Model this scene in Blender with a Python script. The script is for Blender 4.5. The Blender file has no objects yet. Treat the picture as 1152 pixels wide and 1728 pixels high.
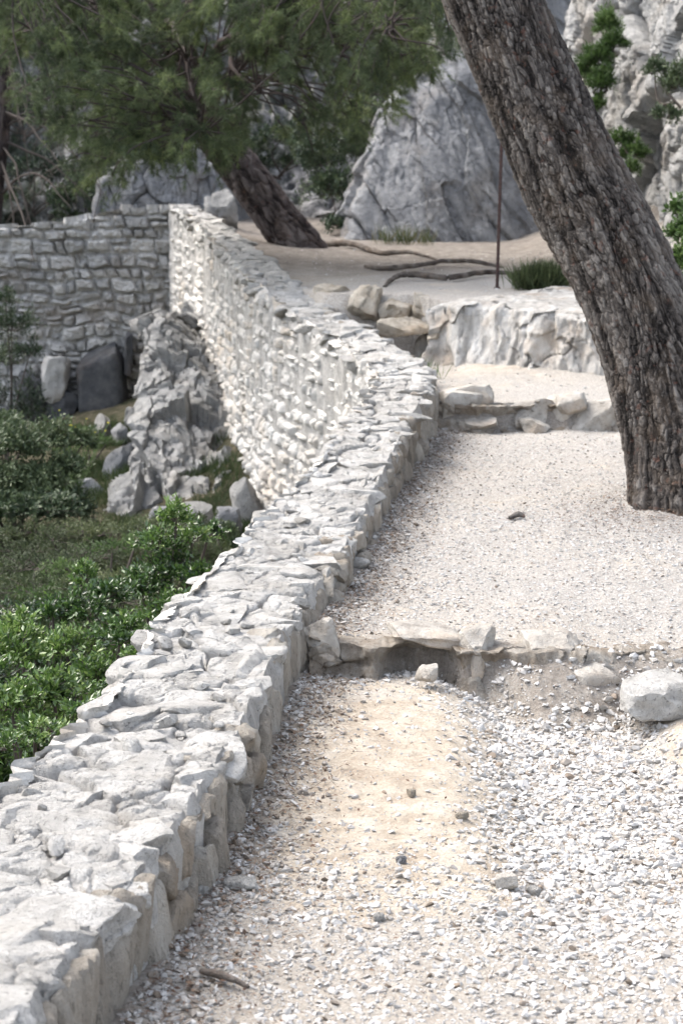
import bpy, bmesh, math, random
import numpy as np
from mathutils import Vector, Matrix

# ------------------------------------------------------------------ camera, sky, sun, exposure
random.seed(7); RNG = np.random.default_rng(7)
SC = bpy.context.scene
COL = SC.collection
PITCH = 8.0; EYE = 1.6; FPX = 864 / math.tan(math.radians(15))
cam = bpy.data.objects.new('camera', bpy.data.cameras.new('camera')); COL.objects.link(cam)
cam.location = (0, 0, EYE); cam.rotation_euler = (math.radians(90 - PITCH), 0, 0)
cam.data.sensor_fit = 'VERTICAL'; cam.data.sensor_height = 36; cam.data.sensor_width = 24
cam.data.lens = 18 / math.tan(math.radians(15)); cam.data.clip_end = 500
cam.data.dof.use_dof = True; cam.data.dof.focus_distance = 6.2; cam.data.dof.aperture_fstop = 6.5
SC.camera = cam
SUN_DIR = Vector((-0.80, 0.38, 1.15)).normalized()     # from the ground towards the sun
elev = math.asin(SUN_DIR.z); azim = math.atan2(SUN_DIR.x, SUN_DIR.y)
world = bpy.data.worlds.new('World'); SC.world = world; world.use_nodes = True
wn = world.node_tree.nodes; wl = world.node_tree.links
sky = wn.new('ShaderNodeTexSky'); sky.sky_type = 'NISHITA'; sky.sun_disc = False
sky.sun_elevation = elev; sky.sun_rotation = azim; sky.dust_density = 3.0; sky.air_density = 1.0
hs = wn.new('ShaderNodeHueSaturation'); hs.inputs['Saturation'].default_value = 0.5     # thin white cloud
wl.new(sky.outputs[0], hs.inputs['Color']); wl.new(hs.outputs[0], wn['Background'].inputs[0]); wn['Background'].inputs[1].default_value = 0.15
sl = bpy.data.lights.new('sun', 'SUN'); sl.energy = 1.2; sl.angle = math.radians(40); sl.color = (1.0, 0.93, 0.83)
sun = bpy.data.objects.new('sun', sl); COL.objects.link(sun)
sun.rotation_euler = SUN_DIR.to_track_quat('Z', 'Y').to_euler()
SC.view_settings.view_transform = 'Standard'; SC.view_settings.look = 'None'
SC.view_settings.exposure = 1.80; SC.view_settings.gamma = 1

# ------------------------------------------------------------------ helpers
def P(px, py, d):
    """world point seen at photo pixel (px,py) at distance d ahead"""
    a = math.radians(PITCH); r = (px - 576) / FPX; u = (864 - py) / FPX
    y = math.cos(a) + u * math.sin(a); z = -math.sin(a) + u * math.cos(a)
    return np.array([r * d / y, d, EYE + z * d / y])

def mpp(d): return d / FPX          # metres per photo pixel

def _hash(i, j, k, s):
    h = (i * 374761393 + j * 668265263 + k * 2147483647 + s * 974634777) & 0xffffffff
    h = ((h ^ (h >> 13)) * 1274126177) & 0xffffffff
    h = ((h ^ (h >> 16)) * 2246822519) & 0xffffffff
    return (h ^ (h >> 15)) & 0xffffffff

def vnoise(Q, s=0):
    Q = np.asarray(Q, float); I = np.floor(Q).astype(np.int64); f = Q - I; f = f * f * f * (f * (f * 6 - 15) + 10)
    out = np.zeros(len(Q))
    for a in (0, 1):
        wx = f[:, 0] if a else 1 - f[:, 0]
        for b in (0, 1):
            wy = f[:, 1] if b else 1 - f[:, 1]
            for c in (0, 1):
                wz = f[:, 2] if c else 1 - f[:, 2]
                out += wx * wy * wz * (_hash(I[:, 0] + a, I[:, 1] + b, I[:, 2] + c, s) / 4294967295.0)
    return out * 2 - 1

def fbm(Q, o=4, s=0, g=0.5):
    t = 0; a = 1.0; n = 0
    for k in range(o):
        t = t + a * vnoise(Q * (2.03 ** k) + 17.3 * k, s + k); n += a; a *= g
    return t / n

def cell(Q, s=0):
    """3-D cellular noise: F1, F2, id in 0..1, nearest centre"""
    Q = np.asarray(Q, float); I = np.floor(Q).astype(np.int64)
    F1 = np.full(len(Q), 9.0); F2 = np.full(len(Q), 9.0); ID = np.zeros(len(Q)); C = np.zeros_like(Q)
    for a in (-1, 0, 1):
        for b in (-1, 0, 1):
            for c in (-1, 0, 1):
                J = I + np.array([a, b, c])
                hx = _hash(J[:, 0], J[:, 1], J[:, 2], s) / 4294967295.0
                hy = _hash(J[:, 0], J[:, 1], J[:, 2], s + 101) / 4294967295.0
                hz = _hash(J[:, 0], J[:, 1], J[:, 2], s + 202) / 4294967295.0
                S = J + np.stack([hx, hy, hz], 1)
                D = np.linalg.norm(Q - S, axis=1)
                m = D < F1
                F2 = np.where(m, F1, np.minimum(F2, D))
                ID = np.where(m, (hx * 7.13 + hy * 3.77) % 1.0, ID)
                C = np.where(m[:, None], S, C); F1 = np.where(m, D, F1)
    return F1, F2, ID, C

def cell2(Q, s=0, jit=.8):
    """planar cells: distance to the nearest joint, id, centre"""
    I = np.floor(Q).astype(np.int64); n = len(Q); B1 = np.full(n, 9.0); B2 = np.full(n, 9.0); ID = np.zeros(n); C1 = np.zeros((n, 2)); C2 = np.zeros((n, 2))
    for a in (-1, 0, 1):
        for b in (-1, 0, 1):
            J = I + np.array([a, b]); hx = _hash(J[:, 0], J[:, 1], 7, s) / 4294967295.0; hy = _hash(J[:, 0], J[:, 1], 9, s + 101) / 4294967295.0
            S = J + .5 + jit * (np.stack([hx, hy], 1) - .5) + np.stack([(J[:, 1] % 2) * .5 * (jit < .79), 0 * hx], 1); D = np.linalg.norm(Q - S, axis=1)
            m = D < B1; m2 = (~m) & (D < B2)
            C2 = np.where(m[:, None], C1, np.where(m2[:, None], S, C2)); B2 = np.where(m, B1, np.where(m2, D, B2))
            C1 = np.where(m[:, None], S, C1); ID = np.where(m, (hx * 7.13 + hy * 3.77) % 1.0, ID); B1 = np.where(m, D, B1)
    E = (B2 ** 2 - B1 ** 2) / (2 * np.linalg.norm(C2 - C1, axis=1) + 1e-6)
    return E, ID, C1

def rubble(U, W, a, b, s, joint=.05, warp=.22, jit=.8, tilt=.5):
    """relief (0 = joint, about 1 = stone face) and stone id of rubble laid over surface coordinates U, W in metres"""
    Q = np.stack([U / a, W / b], 1); N3 = np.c_[Q, np.full(len(Q), .5)]
    Q = Q + warp * np.stack([fbm(N3 * 1.1, 3, s), fbm(N3 * 1.1, 3, s + 3)], 1) + .04 * np.stack([fbm(N3 * 6, 2, s + 5), fbm(N3 * 6, 2, s + 6)], 1)
    E, ID, C = cell2(Q, s, jit); j = joint * (.5 + 1.3 * vnoise(N3 * .9, s + 8) ** 2 * 2)
    t = tilt * ((ID * 37.7 % 1 - .5) * (Q[:, 0] - C[:, 0]) + (ID * 91.3 % 1 - .5) * (Q[:, 1] - C[:, 1])) * 2
    body = .62 + .55 * (ID * 13.7 % 1 - .5) + t + .22 * sstep(0, .22, E)
    return sstep(.25 * j, j + .05, E) * body, ID, E

def courses(U, W, s, wr=(.10, .30), hr=(.08, .15), joint=.012, wob=.030, tilt=.5, rnd=.03):
    """roughly coursed rubble over U (along) and W (up), metres: relief 0..~1, id, distance to the nearest joint"""
    r = np.random.default_rng(s); N3 = np.stack([U, W, 0 * U], 1)
    Wn = W + wob * fbm(N3 * 2.2, 3, s) + .4 * wob * fbm(N3 * 9, 3, s + 1); Un = U + .9 * wob * fbm(N3 * 5, 3, s + 2) + .10 * (Wn * 3 % 1 - .5) * 0
    rows = [Wn.min() - .01]
    while rows[-1] < Wn.max() + .2: rows.append(rows[-1] + r.uniform(*hr))
    rows = np.array(rows); k = np.clip(np.searchsorted(rows, Wn) - 1, 0, len(rows) - 2); dv = np.minimum(Wn - rows[k], rows[k + 1] - Wn); cv = (rows[k] + rows[k + 1]) / 2; hh = rows[k + 1] - rows[k]
    du = np.zeros_like(U); ID = np.zeros_like(U); cu = np.zeros_like(U); split = np.zeros_like(U)
    for q in range(len(rows) - 1):
        m = k == q; c = [Un.min() - r.uniform(0, .3)]
        while c[-1] < Un.max() + .4: c.append(c[-1] + r.uniform(*wr) * (.6 if r.random() < .3 else 1))
        c = np.array(c); ids = r.random(len(c)); lean = r.normal(0, .22, len(c)); x = Un[m] ; i0 = np.clip(np.searchsorted(c, x) - 1, 0, len(c) - 2)
        xl = x + lean[i0] * (Wn[m] - cv[m]); j = np.clip(np.searchsorted(c, xl) - 1, 0, len(c) - 2)
        du[m] = np.minimum(xl - c[j], c[j + 1] - xl); ID[m] = ids[j]; cu[m] = (c[j] + c[j + 1]) / 2
    sp = (ID * 57.1 % 1 < .22); dsp = np.abs(Wn - cv - .01); top = sp & (Wn > cv + .01); dv = np.where(sp, np.minimum(dv, dsp), dv); ID = np.where(top, (ID * 3.3 + .37) % 1, ID)
    E = -np.log(np.exp(-np.maximum(du, 0) / rnd * 2.2) + np.exp(-np.maximum(dv, 0) / rnd * 2.2)) * rnd / 2.2; E = np.maximum(E, 0)
    jj = joint * (.35 + 1.6 * np.clip(fbm(N3 * 4, 2, s + 9) + .5, 0, 1.4))
    t = tilt * ((ID * 37.7 % 1 - .5) * (Un - cu) / .12 + (ID * 91.3 % 1 - .5) * (Wn - cv) / .06)
    body = .60 + .6 * (ID * 13.7 % 1 - .5) + np.clip(t, -.35, .35) + .25 * sstep(0, .035, E)
    return sstep(.3 * jj, jj + .010, E) * body, ID, E

def sstep(a, b, x):
    t = np.clip((np.asarray(x, float) - a) / (b - a), 0, 1); return t * t * (3 - 2 * t)

def build(name, V, F, mat, parent=None, loc=None, tint=None, masks=None, smooth=True, sharp=None):
    """link V,F (F: one array or a list of arrays of faces) as ONE mesh object"""
    V = np.asarray(V, float).reshape(-1, 3)
    if parent is not None:
        o_ = parent; loc = Vector((0, 0, 0))
        while o_ is not None: loc = loc + o_.location; o_ = o_.parent
        loc = np.array(loc)
    if loc is not None: V = V - np.asarray(loc)
    if not isinstance(F, list): F = [F]
    me = bpy.data.meshes.new(name); me.vertices.add(len(V)); me.vertices.foreach_set('co', V.astype(np.float32).ravel())
    li = np.concatenate([np.asarray(f, np.int32).ravel() for f in F])
    sz = np.concatenate([np.full(len(f), np.asarray(f).shape[1], np.int32) for f in F])
    st = np.concatenate([[0], np.cumsum(sz)[:-1]]).astype(np.int32)
    me.loops.add(len(li)); me.loops.foreach_set('vertex_index', li)
    me.polygons.add(len(sz)); me.polygons.foreach_set('loop_start', st)
    me.polygons.foreach_set('use_smooth', np.full(len(sz), bool(smooth)))
    me.update(calc_edges=True)
    if tint is not None:
        a = me.attributes.new('tint', 'FLOAT', 'POINT'); a.data.foreach_set('value', np.asarray(tint, np.float32))
    if masks is not None:
        a = me.attributes.new('mask', 'FLOAT_COLOR', 'POINT')
        m4 = np.ones((len(V), 4), np.float32); m4[:, :masks.shape[1]] = masks; a.data.foreach_set('color', m4.ravel())
    if sharp: me.set_sharp_from_angle(angle=math.radians(sharp))
    me.materials.append(mat)
    o = bpy.data.objects.new(name, me); COL.objects.link(o)
    if parent is not None: o.parent = parent
    elif loc is not None: o.location = Vector(loc)
    return o

def tag(o, label=None, cat=None, group=None, kind=None):
    if label: o['label'] = label
    if cat: o['category'] = cat
    if group: o['group'] = group
    if kind: o['kind'] = kind
    return o

def empty(name, loc, label, cat, group=None):
    o = bpy.data.objects.new(name, None); COL.objects.link(o); o.location = Vector(loc); o.empty_display_size = 0.1
    return tag(o, label, cat, group)

class Acc:
    """collects pieces that are laid into one mesh"""
    def __init__(s): s.V = []; s.F = {}; s.T = []; s.n = 0
    def add(s, V, F, t=0.5):
        V = np.asarray(V, float); s.V.append(V)
        for f in (F if isinstance(F, list) else [F]):
            f = np.asarray(f); s.F.setdefault(f.shape[1], []).append(f + s.n)
        s.T.append(np.full(len(V), t) if np.isscalar(t) else t); s.n += len(V)
    def verts(s): return np.concatenate(s.V)
    def faces(s): return [np.concatenate(v) for v in s.F.values()]
    def tint(s): return np.concatenate(s.T)
    def build(s, name, mat, parent=None, loc=None, V=None, **k):
        return build(name, s.verts() if V is None else V, s.faces(), mat, parent, loc, tint=s.tint(), **k)

_ico = {}
def ico(l):
    if l not in _ico:
        b = bmesh.new(); bmesh.ops.create_icosphere(b, subdivisions=l, radius=1)
        b.verts.ensure_lookup_table()
        _ico[l] = (np.array([v.co[:] for v in b.verts]), np.array([[v.index for v in f.verts] for f in b.faces])); b.free()
    return _ico[l]

def rotm(ax, ay, az):
    return np.array(Matrix.Rotation(az, 3, 'Z') @ Matrix.Rotation(ay, 3, 'Y') @ Matrix.Rotation(ax, 3, 'X'))

def stone(c, size, seed, l=3, p=5.0, cuts=9, lo=0.62, hi=0.95, rot=(0, 0, 0), namp=0.05, nfreq=2.2, squash=(1, 1, 1)):
    """angular block: rounded box whose corners are sheared off by random planes, then roughened"""
    r = np.random.default_rng(seed); D, F = ico(l)
    V = D / (np.sum(np.abs(D) ** p, 1) ** (1 / p))[:, None]
    for k in range(cuts):
        n = r.normal(size=3); n /= np.linalg.norm(n)
        h = r.uniform(lo, hi) * np.sum(np.abs(n) ** 1.25) ** 0.8
        d = V @ n - h; V = V - np.where(d > 0, d, 0)[:, None] * n * 0.97
    if namp:
        V = V * (1 + namp * fbm(V * nfreq * np.array(squash) + seed % 97, 4, seed % 1000))[:, None]
    V = V * (np.asarray(size) / 2)
    return V @ rotm(*rot).T + np.asarray(c), F

def tube(pts, rad, n=8, close=True):
    pts = np.asarray(pts, float); m = len(pts); rad = np.broadcast_to(rad, (m,))
    T = np.gradient(pts, axis=0); T /= np.linalg.norm(T, axis=1)[:, None] + 1e-9
    ref = np.array([0.3, 0.9, 0.1]) if abs(T[0] @ np.array([0.3, .9, .1])) < .85 else np.array([1., 0, 0])
    V = []
    for i in range(m):
        a = np.cross(T[i], ref); a /= np.linalg.norm(a); b = np.cross(T[i], a)
        th = np.linspace(0, 2 * math.pi, n, endpoint=False)
        V.append(pts[i] + rad[i] * (np.cos(th)[:, None] * a + np.sin(th)[:, None] * b))
    V = np.concatenate(V); i = np.arange(m - 1)[:, None] * n; j = np.arange(n)[None]; k = (j + 1) % n
    F = np.stack([i + j, i + k, i + n + k, i + n + j], -1).reshape(-1, 4)
    return V, F

def spline(pts, n):
    pts = np.asarray(pts, float); m = len(pts); t = np.linspace(0, m - 1, n); out = []
    for u in t:
        i = min(int(u), m - 2); f = u - i
        p0 = pts[max(i - 1, 0)]; p1 = pts[i]; p2 = pts[i + 1]; p3 = pts[min(i + 2, m - 1)]
        out.append(0.5 * (2 * p1 + (p2 - p0) * f + (2 * p0 - 5 * p1 + 4 * p2 - p3) * f * f + (3 * p1 - p0 - 3 * p2 + p3) * f ** 3))
    return np.array(out)

# ------------------------------------------------------------------ materials
class NT:
    def __init__(s, name):
        s.m = bpy.data.materials.new(name); s.m.use_nodes = True; s.t = s.m.node_tree; s.b = s.t.nodes['Principled BSDF']
        s.tc = s.t.nodes.new('ShaderNodeTexCoord')
    def n(s, typ, **k):
        o = s.t.nodes.new(typ)
        for a, v in k.items():
            if hasattr(o, a): setattr(o, a, v)
        return o
    def l(s, a, b): s.t.links.new(a, b)
    def noise(s, scale, detail=6, rough=0.6, vec=None, stretch=None):
        v = vec or s.tc.outputs['Object']
        if stretch:
            mp = s.n('ShaderNodeMapping'); mp.inputs['Scale'].default_value = stretch; s.l(v, mp.inputs[0]); v = mp.outputs[0]
        o = s.n('ShaderNodeTexNoise'); o.inputs['Scale'].default_value = scale; o.inputs['Detail'].default_value = detail
        o.inputs['Roughness'].default_value = rough; s.l(v, o.inputs['Vector']); return o.outputs['Fac']
    def ramp(s, fac, stops):
        o = s.n('ShaderNodeValToRGB'); cr = o.color_ramp
        while len(cr.elements) < len(stops): cr.elements.new(0.5)
        for e, (p, c) in zip(cr.elements, stops):
            e.position = p; e.color = tuple(c) + (1,) if len(c) == 3 else c
        s.l(fac, o.inputs[0]); return o.outputs[0]
    def mix(s, fac, a, b, mode='MIX'):
        o = s.n('ShaderNodeMix'); o.data_type = 'RGBA'; o.blend_type = mode
        for src, i in ((fac, 0), (a, 6), (b, 7)):
            if hasattr(src, 'links'): s.l(src, o.inputs[i])
            elif i == 0: o.inputs[0].default_value = src
            else: o.inputs[i].default_value = tuple(src) + (1,)
        return o.outputs[2]
    def attr(s, name, out='Fac'):
        o = s.n('ShaderNodeAttribute'); o.attribute_name = name; return o.outputs[out]
    def math(s, op, a, b=None):
        o = s.n('ShaderNodeMath'); o.operation = op
        for src, i in ((a, 0), (b, 1)):
            if src is None: continue
            if hasattr(src, 'links'): s.l(src, o.inputs[i])
            else: o.inputs[i].default_value = src
        return o.outputs[0]
    def bump(s, h, dist, prev=None, strength=1.0):
        o = s.n('ShaderNodeBump'); o.inputs['Distance'].default_value = dist; o.inputs['Strength'].default_value = strength
        s.l(h, o.inputs['Height'])
        if prev is not None: s.l(prev, o.inputs['Normal'])
        return o.outputs[0]
    def done(s, col, rough=0.9, nrm=None, spec=0.25):
        if hasattr(col, 'links'): s.l(col, s.b.inputs['Base Color'])
        else: s.b.inputs['Base Color'].default_value = tuple(col) + (1,)
        s.b.inputs['Roughness'].default_value = rough; s.b.inputs['Specular IOR Level'].default_value = spec
        if nrm is not None: s.l(nrm, s.b.inputs['Normal'])
        return s.m

def rock_mat(name, c_dark, c_mid, c_light, stain, k=1.0, stain_amt=0.4, tintamt=0.5, bumpd=0.006, stretch=None, lichen=0.5):
    m = NT(name)
    n1 = m.noise(5 * k, 8, 0.65, stretch=stretch); n2 = m.noise(28 * k, 6, 0.7, stretch=stretch); n3 = m.noise(2.0 * k, 4, 0.55)
    n4 = m.noise(110 * k, 3, 0.6)
    col = m.ramp(n1, [(0.30, c_dark), (0.48, c_mid), (0.66, c_light)])
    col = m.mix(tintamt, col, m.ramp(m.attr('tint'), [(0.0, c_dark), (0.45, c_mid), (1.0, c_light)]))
    st = m.ramp(n3, [(0.50, (0, 0, 0)), (0.68, (stain_amt,) * 3)])
    col = m.mix(st, col, stain)
    li = m.ramp(n2, [(0.56, (0, 0, 0)), (0.68, (lichen,) * 3)])
    col = m.mix(li, col, tuple(x * 0.45 for x in c_dark))
    b = m.bump(n2, bumpd * 2.2); b = m.bump(n4, bumpd * 0.6, b)
    return m.done(col, 0.92, b, 0.15)

M = {}
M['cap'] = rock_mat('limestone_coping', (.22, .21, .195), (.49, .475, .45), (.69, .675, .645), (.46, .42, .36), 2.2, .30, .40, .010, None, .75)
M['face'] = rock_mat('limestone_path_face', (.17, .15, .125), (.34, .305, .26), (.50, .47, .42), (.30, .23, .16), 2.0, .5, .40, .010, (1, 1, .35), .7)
M['valley'] = rock_mat('limestone_valley_face', (.30, .285, .26), (.52, .50, .47), (.68, .665, .63), (.50, .40, .29), 1.0, .45, .55, .006, None, .35)
M['back'] = rock_mat('limestone_back_wall', (.20, .20, .195), (.37, .365, .355), (.52, .51, .49), (.25, .21, .17), 1.0, .5, .6, .006, None, .5)
M['mortar'] = rock_mat('rough_mortar', (.24, .235, .22), (.40, .39, .375), (.54, .53, .51), (.34, .31, .25), 3.0, .4, .2, .006, None, .6)
M['joint'] = rock_mat('earth_joints', (.03, .026, .02), (.07, .06, .048), (.13, .11, .085), (.07, .06, .04), 3.0, .4, .2, .006, None, .4)
M['grey'] = rock_mat('grey_limestone', (.14, .145, .155), (.27, .275, .285), (.42, .42, .42), (.24, .19, .14), .7, .45, .35, .02, None, .5)
M['cliff'] = rock_mat('pale_cliff', (.22, .22, .22), (.44, .435, .42), (.64, .63, .61), (.40, .33, .25), .6, .5, .35, .03, None, .5)
M['ledge'] = rock_mat('polished_ledge', (.24, .23, .215), (.50, .475, .44), (.70, .69, .66), (.50, .38, .27), 1.6, .6, .25, .012, (1, 1, .35), .45)
M['step'] = rock_mat('step_stone', (.20, .18, .155), (.40, .37, .33), (.60, .58, .54), (.40, .30, .21), 1.6, .6, .4, .006, None, .5)
M['dark_block'] = rock_mat('dark_weathered_block', (.035, .037, .042), (.075, .078, .085), (.13, .13, .13), (.08, .06, .045), 1.2, .5, .3, .01, None, .5)

def gravel_mat():
    m = NT('crushed_limestone'); n = m.noise(60, 4, .6)
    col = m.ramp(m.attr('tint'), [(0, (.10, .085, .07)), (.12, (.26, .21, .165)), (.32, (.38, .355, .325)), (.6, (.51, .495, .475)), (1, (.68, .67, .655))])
    col = m.mix(.35, col, m.ramp(n, [(.3, (.35, .33, .31)), (.7, (.75, .74, .73))]), 'MULTIPLY')
    return m.done(col, .9, m.bump(m.noise(220, 3), .002), .2)
M['gravel'] = gravel_mat()

def ground_mat():
    m = NT('path_ground'); sep = m.n('ShaderNodeSeparateColor'); m.l(m.attr('mask', 'Color'), sep.inputs[0])
    nf = m.noise(90, 8, .75); nm = m.noise(9, 6, .6); nl = m.noise(1.6, 4, .5); vf = m.n('ShaderNodeTexVoronoi'); vf.inputs['Scale'].default_value = 85
    m.l(m.tc.outputs['Object'], vf.inputs['Vector'])
    base = m.ramp(nf, [(.32, (.26, .235, .21)), (.5, (.46, .44, .41)), (.68, (.64, .62, .59))])
    base = m.mix(m.ramp(vf.outputs['Distance'], [(.25, (.0,) * 3), (.6, (.55,) * 3)]), base, (.30, .27, .24))
    sand = m.ramp(m.math('ADD', m.math('MULTIPLY', nf, .45), m.math('MULTIPLY', nm, .55)), [(.36, (.36, .295, .23)), (.5, (.49, .425, .345)), (.64, (.63, .58, .51))])
    soil = m.ramp(m.math('ADD', m.math('MULTIPLY', nf, .5), m.math('MULTIPLY', nm, .5)), [(.35, (.09, .075, .062)), (.5, (.185, .160, .138)), (.66, (.32, .30, .272))])
    val = m.ramp(m.math('ADD', m.math('MULTIPLY', nf, .5), m.math('MULTIPLY', nm, .5)), [(.35, (.018, .022, .012)), (.45, (.040, .044, .024)), (.56, (.10, .085, .06)), (.68, (.20, .18, .155))])
    col = m.mix(sep.outputs[0], base, sand); col = m.mix(sep.outputs[1], col, soil); col = m.mix(sep.outputs[2], col, val)
    b = m.bump(nf, .012); b = m.bump(nm, .02, b)
    return m.done(col, .95, b, .1)
M['ground'] = ground_mat()

def leaf_mat(name, stops, rough=.5, trans=.25, spec=.4):
    m = NT(name); col = m.ramp(m.attr('tint'), stops)
    m.done(col, rough, None, spec)
    t = m.n('ShaderNodeBsdfTranslucent'); m.l(col, t.inputs[0]); x = m.n('ShaderNodeMixShader'); x.inputs[0].default_value = trans
    out = m.t.nodes['Material Output']; m.l(m.b.outputs[0], x.inputs[1]); m.l(t.outputs[0], x.inputs[2]); m.l(x.outputs[0], out.inputs[0])
    return m.m
M['pine'] = leaf_mat('pine_needles', [(0, (.055, .078, .046)), (.5, (.115, .150, .075)), (.85, (.18, .23, .09)), (1, (.25, .28, .14))], .6, .45)
M['mastic'] = leaf_mat('glossy_leaves', [(0, (.018, .038, .014)), (.42, (.052, .105, .028)), (.75, (.13, .22, .05)), (1, (.28, .36, .13))], .27, .3, .8)
M['dark_leaf'] = leaf_mat('dark_leaves', [(0, (.018, .032, .020)), (.5, (.045, .072, .038)), (1, (.11, .145, .07))], .5, .2)
M['scrub'] = leaf_mat('olive_scrub', [(0, (.03, .045, .02)), (.5, (.075, .10, .042)), (1, (.17, .19, .09))], .6, .3)
M['lime_leaf'] = leaf_mat('bright_leaves', [(0, (.04, .075, .022)), (.5, (.085, .145, .042)), (1, (.19, .27, .09))], .5, .35)
M['grass'] = leaf_mat('grass_blades', [(0, (.02, .035, .012)), (.6, (.055, .085, .03)), (.9, (.13, .14, .06)), (1, (.24, .20, .12))], .7, .3)
M['flower'] = NT('yellow_petals').done((.55, .48, .05), .6)
M['litter'] = leaf_mat('dry_leaves', [(0, (.035, .022, .016)), (.5, (.11, .062, .040)), (1, (.24, .165, .11))], .8, .1)
M['twig'] = NT('grey_twig').done((.075, .062, .055), .9)
M['cream'] = rock_mat('cream_boulder', (.24, .20, .15), (.50, .44, .36), (.70, .66, .58), (.50, .36, .23), 1.6, .6, .3, .012, None, .4)
M['bedrock'] = rock_mat('pale_bedrock', (.22, .22, .225), (.42, .42, .415), (.60, .59, .57), (.38, .34, .28), 1.2, .35, .4, .02, None, .4)
def bark_mat(name, furrow, plate, pale, red, greyer=.5):
    m = NT(name); n = m.noise(38, 6, .7); n2 = m.noise(7, 4, .6); t = m.attr('tint')
    col = m.ramp(t, [(.05, furrow), (.45, plate), (1, pale)])
    col = m.mix(m.ramp(n, [(.60, (0,) * 3), (.70, (.8,) * 3)]), col, pale)
    col = m.mix(m.ramp(m.noise(22, 3, .5), [(.62, (0,) * 3), (.70, (.55,) * 3)]), col, red)
    col = m.mix(m.ramp(n, [(.28, (.6,) * 3), (.42, (0,) * 3)]), col, furrow)
    col = m.mix(m.ramp(n2, [(.50, (0,) * 3), (.66, (.28,) * 3)]), col, tuple(x * y for x, y in zip(pale, (.85, .72, .6))))
    return m.done(col, .95, m.bump(n, .012), .1)
M['bark'] = bark_mat('pine_bark', (.016, .014, .013), (.074, .065, .059), (.19, .175, .16), (.11, .055, .04))
M['bark2'] = bark_mat('far_pine_bark', (.022, .018, .018), (.085, .072, .070), (.17, .15, .145), (.11, .06, .05))
M['root'] = bark_mat('root_bark', (.025, .02, .018), (.10, .085, .075), (.24, .22, .20), (.12, .07, .05))
def metal():
    m = NT('rusty_iron'); n = m.noise(60, 5, .6)
    m.done(m.ramp(n, [(.35, (.025, .016, .016)), (.6, (.06, .03, .025)), (.75, (.12, .055, .03))]), .75, m.bump(n, .002), .4); return m.m
M['iron'] = metal()
def hill_mat():
    m = NT('wooded_slope'); n = m.noise(1.1, 10, .7); n2 = m.noise(6, 8, .7)
    col = m.ramp(n2, [(.32, (.04, .04, .04)), (.45, (.15, .15, .15)), (.56, (.32, .31, .31)), (.68, (.55, .54, .53))])
    col = m.mix(m.ramp(n, [(.42, (0,) * 3), (.60, (.85,) * 3)]), col, m.ramp(m.noise(14, 6, .7), [(.35, (.012, .02, .012)), (.65, (.055, .065, .035))]))
    return m.done(col, .95, m.bump(n2, .10), .1)
M['hill'] = hill_mat()

# ------------------------------------------------------------------ plan of the place (eye-relative heights + EYE)
IN = np.array([[-3, -1.05], [2.5, -.64], [3.0, -.57], [3.85, -.44], [4.48, -.345], [5.5, -.245], [6.3, -.19], [6.9, -.14], [7.8, .05], [9.16, .215],
               [10.2, .36], [11.25, .51], [11.7, .585], [12.3, .60], [13.1, .49], [14.1, .19], [14.8, -.06], [16.4, -.39], [18, -.75], [20.5, -1.25], [22, -1.56], [24, -1.85]])
OUT = np.array([[-3, -1.6], [2.5, -1.22], [3, -1.13], [3.85, -.98], [4.79, -.865], [5.5, -.75], [6.94, -.655], [7.74, -.47], [8.27, -.38], [8.9, -.26],
                [10.5, .03], [11.5, .17], [12.3, .17], [13.5, -.02], [14.3, -.33], [15.3, -.62], [16.8, -.91], [18, -1.13], [20.5, -1.60], [22, -1.87], [24, -2.2]])
TOP = np.array([[-3, -1.38], [2.5, -1.37], [3.85, -1.355], [5.5, -1.37], [6.9, -1.32], [7.8, -1.24], [9.1, -1.13], [10.5, -.96], [11.6, -.86], [13.1, -.75],
                [14.1, -.60], [14.8, -.47], [16.4, -.29], [18, -.06], [20.5, .24], [22, .39], [24, .48]])
def _sm(T, y, w=.35):
    y = np.asarray(y, float); return sum(np.interp(y + o, T[:, 0], T[:, 1]) for o in (-w, -w / 2, 0, w / 2, w)) / 5
xin = lambda y: _sm(IN, y)
xout = lambda y: _sm(OUT, y)
ztop = lambda y: _sm(TOP, y) + EYE

def n2(x, y, f, o=4, s=0): return fbm(np.stack([x * f, y * f, np.full_like(x, 3.1 + s)], 1), o, s)

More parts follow.
